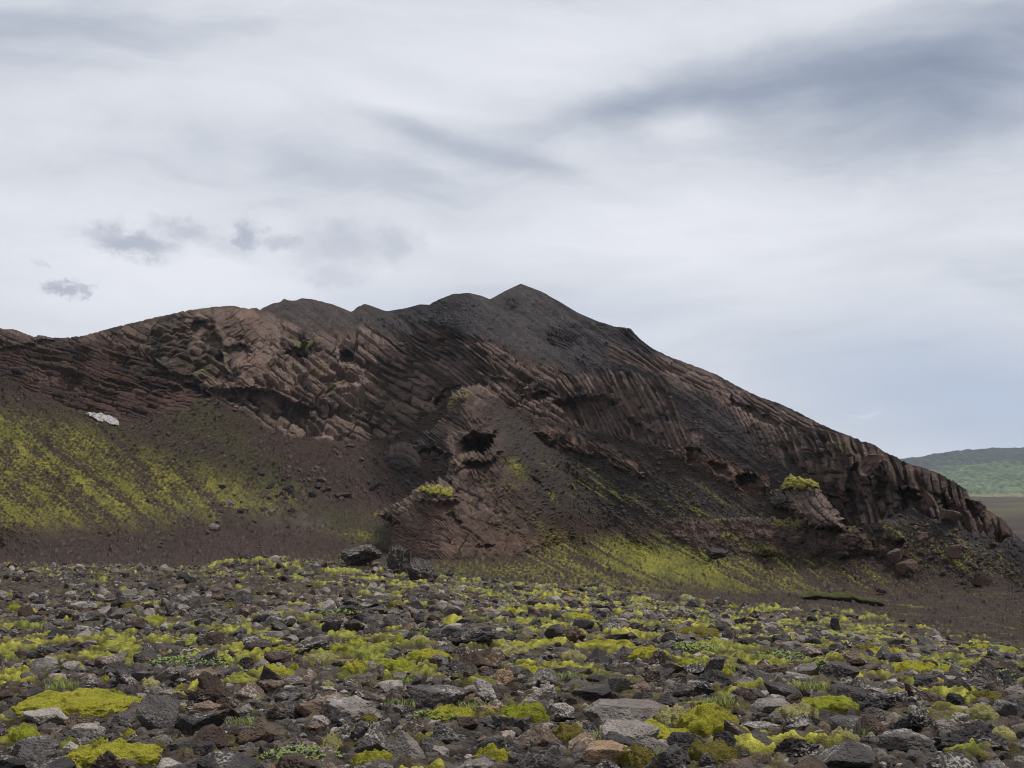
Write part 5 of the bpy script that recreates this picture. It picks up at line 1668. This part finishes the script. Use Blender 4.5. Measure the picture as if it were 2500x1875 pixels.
def tube(pts, r0, r1, k=6):
    P = np.array(pts, float); V, F = [], []
    for i, p in enumerate(P):
        t = P[min(i + 1, len(P) - 1)] - P[max(i - 1, 0)]; t /= np.linalg.norm(t)
        a = np.cross(t, (0.1, .3, 1)); a /= np.linalg.norm(a); b = np.cross(t, a); r_ = r0 + (r1 - r0) * i / (len(P) - 1)
        for j in range(k):
            V.append(p + r_ * (math.cos(6.283 * j / k) * a + math.sin(6.283 * j / k) * b))
    for i in range(len(P) - 1):
        for j in range(k):
            F.append((i * k + j, i * k + (j + 1) % k, (i + 1) * k + (j + 1) % k, (i + 1) * k + j))
    return np.array(V), np.array(F)


q = hit_ground(464, 1612)
V1, F1 = tube([(-.10, 0, .02), (-.07, 0, .07), (-.02, 0, .055), (.05, .01, .08), (.11, .01, .05), (.16, 0, .01)], .009, .004)
V2, F2 = tube([(-.02, 0, .055), (.0, .02, .10), (.04, .03, .11)], .006, .002)
o = mesh_obj('twig', np.concatenate([V1, V2]), np.concatenate([F1, F2 + len(V1)]), M_TWIG); o.location = (q[0], q[1], q[2] + .05)
tag(o, 'bleached bent twig lying on the bright green leafy patch', 'twig')


def build_bank():
    """a grassy lip of turf with a dark undercut front, on the plain"""
    cl = [(1960, 1452), (2010, 1456), (2060, 1459), (2110, 1464), (2160, 1471)]
    P = np.array([to_world(a, b, FLOOR / ((b - HZ) / F_) - 4) for a, b in cl]); P[:, 2] = -10.0
    t = np.linspace(0, 1, 60); s0 = np.linspace(0, 1, len(P))
    C = np.stack([np.interp(t, s0, P[:, k]) for k in range(3)], 1)
    sec = np.array([(5.5, -.3), (2.4, .75), (.6, .62), (-.35, .42), (-.5, .28), (-.25, .10), (.2, -.4)])
    V = np.zeros((60, len(sec), 3)); col = np.zeros((60, len(sec), 3))
    for i in range(60):
        e = min(1, 4 * t[i], 5 * (1 - t[i])) ** .5; n_ = perlin(np.array([t[i] * 9]), np.array([.3]), 3)[0]
        for j, (dy, dz) in enumerate(sec):
            V[i, j] = C[i] + np.array([0, dy * (1 + .3 * n_), dz * e * (1 + .35 * n_) + (0 if j in (0, 6) else .05 * n_)])
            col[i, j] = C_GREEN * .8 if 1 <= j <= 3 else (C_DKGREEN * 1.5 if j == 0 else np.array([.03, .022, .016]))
    o = mesh_obj('turf_bank', V.reshape(-1, 3), grid_faces(60, len(sec)), M_TERR, col.reshape(-1, 3))
    tag(o, 'long low turf bank with a dark undercut edge on the plain', 'turf bank')


build_bank()


# ------------------------------------------------------------------ boulders lying below the mountain
def hill_boulder(px, by, w, h, kd, colour, seed):
    Yb = float(mainY(np.array([px]), np.array([by]), False)[0])
    offs = 0
    if poly_sd(np.array([px]), np.array([by]), KNOLL)[0] > 0: offs = float(_KN(px, by))
    Y = Yb - offs
    m = Y / F_
    o = bpy.data.objects.new('boulder', rock_mesh('boulder', kd, seed, 4, M_BOULD)); COL.objects.link(o)
    r = np.random.default_rng(int(px * 3 + by))
    c = to_world(px, by - .45 * h, Y)
    o.location = c; o.scale = (w * m * .5, w * m * .45, h * m * .62)
    o.rotation_euler = (r.normal(0, .12), r.normal(0, .22), r.uniform(-.7, .7))
    bc = {'brown': (.100, .066, .051), 'dark brown': (.056, .037, .030), 'dark grey': (.055, .047, .044), 'grey': (.13, .112, .10)}.get(colour, RC[colour])
    o.color = (*(np.array(bc) * r.uniform(.85, 1.1)), 1)
    return o


HMARK = [(248, 1022, 'the snow patch'), (975, 1115, 'the grooved rock knob'), (1000, 1360, 'the left foot of the spur'), (660, 990, 'the dark hollow under the left cliff'),
         (330, 1120, 'the streaked moss slope'), (1250, 1340, 'the right foot of the spur'), (1965, 1230, 'the moss-capped boulder'), (1850, 1280, 'the knoll crest'),
         (2290, 1250, 'the foot of the right cliff'), (2480, 1320, 'the low right end of the cliff'), (2080, 1460, 'the turf bank'), (740, 1290, 'the grey gravel flat')]
HB = [  # boulders one can pick out: column, foot row, width, height, form, colour, label
    (663, 1260, 24, 15, 'block', 'grey', 'pale angular boulder among dark ones in the middle of the mossy basin floor'), (560, 1235, 26, 16, 'pyramid', 'grey', 'grey flat-faced boulder at the right end of the yellow moss streaks'),
    (543, 1195, 20, 12, 'block', 'dark grey', 'grey boulder topping the basin rock group'), (460, 1235, 16, 11, 'rough', 'pale grey', 'small whitish boulder on the moss left of the basin group'),
    (525, 1295, 28, 15, 'round', 'pale grey', 'pale rounded boulder on brown gravel below the moss streaks'), (590, 1255, 22, 14, 'rough', 'dark grey', 'dark boulder just below the grey flat-faced one'),
    (705, 1208, 34, 24, 'rough', 'charcoal', 'largest black boulder of the basin boulder field'), (765, 1213, 24, 16, 'round', 'charcoal', 'round black boulder right of the largest basin boulder'),
    (640, 1162, 16, 13, 'round', 'charcoal', 'round black boulder at the top of the basin boulder field'), (857, 1094, 24, 11, 'round', 'brown', 'pale brown boulder under the left cliff, right of two'),
    (818, 1096, 14, 10, 'round', 'brown', 'pale brown boulder under the left cliff, left of two'), (824, 1112, 18, 12, 'rough', 'brown', 'brown boulder just below the pale pair'),
    (915, 1192, 30, 12, 'rough', 'charcoal', 'flat black boulder left of the spur ridge'), (836, 1215, 46, 12, 'rough', 'dark brown', 'long brown rock ledge below the basin boulders'),
    (2190, 1372, 44, 30, 'block', 'brown', 'large square brown boulder with a moss top below the right cliff'), (2215, 1395, 48, 26, 'slab', 'brown', 'tilted brown slab boulder beneath the square mossy one'),
    (2175, 1318, 46, 40, 'pyramid', 'brown', 'big smooth brown wedge boulder leaning under the right cliff'), (2160, 1360, 34, 26, 'rough', 'dark brown', 'dark boulder wedged left of the square mossy one'),
    (2330, 1358, 46, 26, 'slab', 'brown', 'long tilted brown boulder on the right scree'), (2395, 1430, 44, 26, 'slab', 'dark brown', 'dark tilted slab with black shadow side low on the right scree'),
    (2255, 1325, 26, 24, 'block', 'brown', 'blocky brown boulder above the tilted slab boulder'), (2270, 1240, 28, 44, 'pyramid', 'brown', 'upright pinnacle rock at the foot of the right cliff'),
    (2320, 1278, 50, 34, 'block', 'brown', 'big blocky rock right of the pinnacle under the right cliff'), (2175, 1262, 16, 22, 'pyramid', 'dark grey', 'leaning grey stone under the right cliff'),
    (2190, 1240, 22, 16, 'round', 'dark brown', 'rounded boulder at the top of the right scree'), (1950, 1330, 32, 22, 'round', 'brown', 'reddish brown rock embedded in the knoll face'),
    (2008, 1308, 34, 26, 'rough', 'brown', 'rough brown rock jutting under the knoll crest'), (2075, 1330, 40, 26, 'rough', 'dark brown', 'dark rough rock at the right shoulder of the knoll'),
    (1750, 1366, 64, 26, 'rough', 'dark grey', 'low dark rock outcrop at the foot of the knoll'), (2150, 1452 - 4, 30, 10, 'rough', 'dark grey', 'dark flat boulder right above the turf bank'),
    (2485, 1448, 22, 8, 'slab', 'charcoal', 'dark flat boulder on the plain at the right edge')]
for i, (px, by, w, h, kd, cn, lab) in enumerate(HB):
    tag(hill_boulder(px, by, w, h, kd, cn, 6000 + i % 12), lab, 'boulder', 'boulders fallen below the mountain')
rb = np.random.default_rng(31)
spots = []
for cx, cy, sx, sy, n_, s0, s1 in [(730, 1190, 90, 34, 46, 8, 22), (560, 1245, 120, 30, 22, 7, 16), (420, 1300, 150, 26, 22, 6, 15), (330, 1060, 60, 22, 10, 6, 14), (2300, 1350, 90, 38, 60, 8, 26), (2240, 1300, 40, 30, 14, 8, 20), (2420, 1400, 60, 26, 16, 7, 18),
                                   (520, 1100, 60, 30, 12, 6, 13), (900, 1290, 40, 20, 6, 6, 10)]:
    k = 0
    while k < n_:
        px, by = rb.normal(cx, sx), rb.normal(cy, sy)
        if by < skyline(px) + 80 or px > 2530 or px < 0 or by > 1440 or poly_sd(np.array([px]), np.array([by]), SPUR)[0] > -6: continue
        if px > 2050 and poly_sd(np.array([px]), np.array([by]), R_RCLIFF)[0] > 0: continue
        w = s0 * (s1 / s0) ** (rb.uniform() ** 1.6)
        spots.append((px, by, w)); k += 1
for px, by, w in sorted(spots, key=lambda t: -t[1]):
    kd, sd_ = pool[int(rb.integers(len(pool)))]
    cn = ['dark grey', 'brown', 'dark brown', 'charcoal', 'brown', 'grey'][int(rb.integers(6))] if px < 2000 else ['brown', 'dark brown', 'brown', 'dark grey'][int(rb.integers(4))]
    o = hill_boulder(px, by, w, w * {'slab': .45, 'block': .65, 'pyramid': .7, 'rough': .65, 'round': .65}[kd], kd, cn, sd_)
    form = {'slab': 'flat', 'block': 'blocky', 'pyramid': 'pointed', 'rough': 'jagged', 'round': 'rounded'}[kd]
    tag(o, near_label(px, by, form + ' ' + cn + ' boulder', HMARK), 'boulder', 'boulders fallen below the mountain')


def build_haze():
    bm = bmesh.new(); bmesh.ops.create_cube(bm, size=1.0)
    me = bpy.data.meshes.new('haze'); bm.to_mesh(me); bm.free()
    o = bpy.data.objects.new('haze', me); COL.objects.link(o)
    o.scale = (40000, 6000, 420); o.location = (0, 2900, 196)
    m = bpy.data.materials.new('haze'); m.use_nodes = True
    t = NT(m.node_tree); t.n.clear()
    v = t.new('ShaderNodeVolumePrincipled'); v.inputs['Color'].default_value = (.80, .88, 1.0, 1); v.inputs['Density'].default_value = 0.000035
    out = t.new('ShaderNodeOutputMaterial'); t.l.new(v.outputs[0], out.inputs['Volume'])
    me.materials.append(m)
    tag(o, 'thin blue haze over the plain', 'haze', kind='stuff')


build_haze()
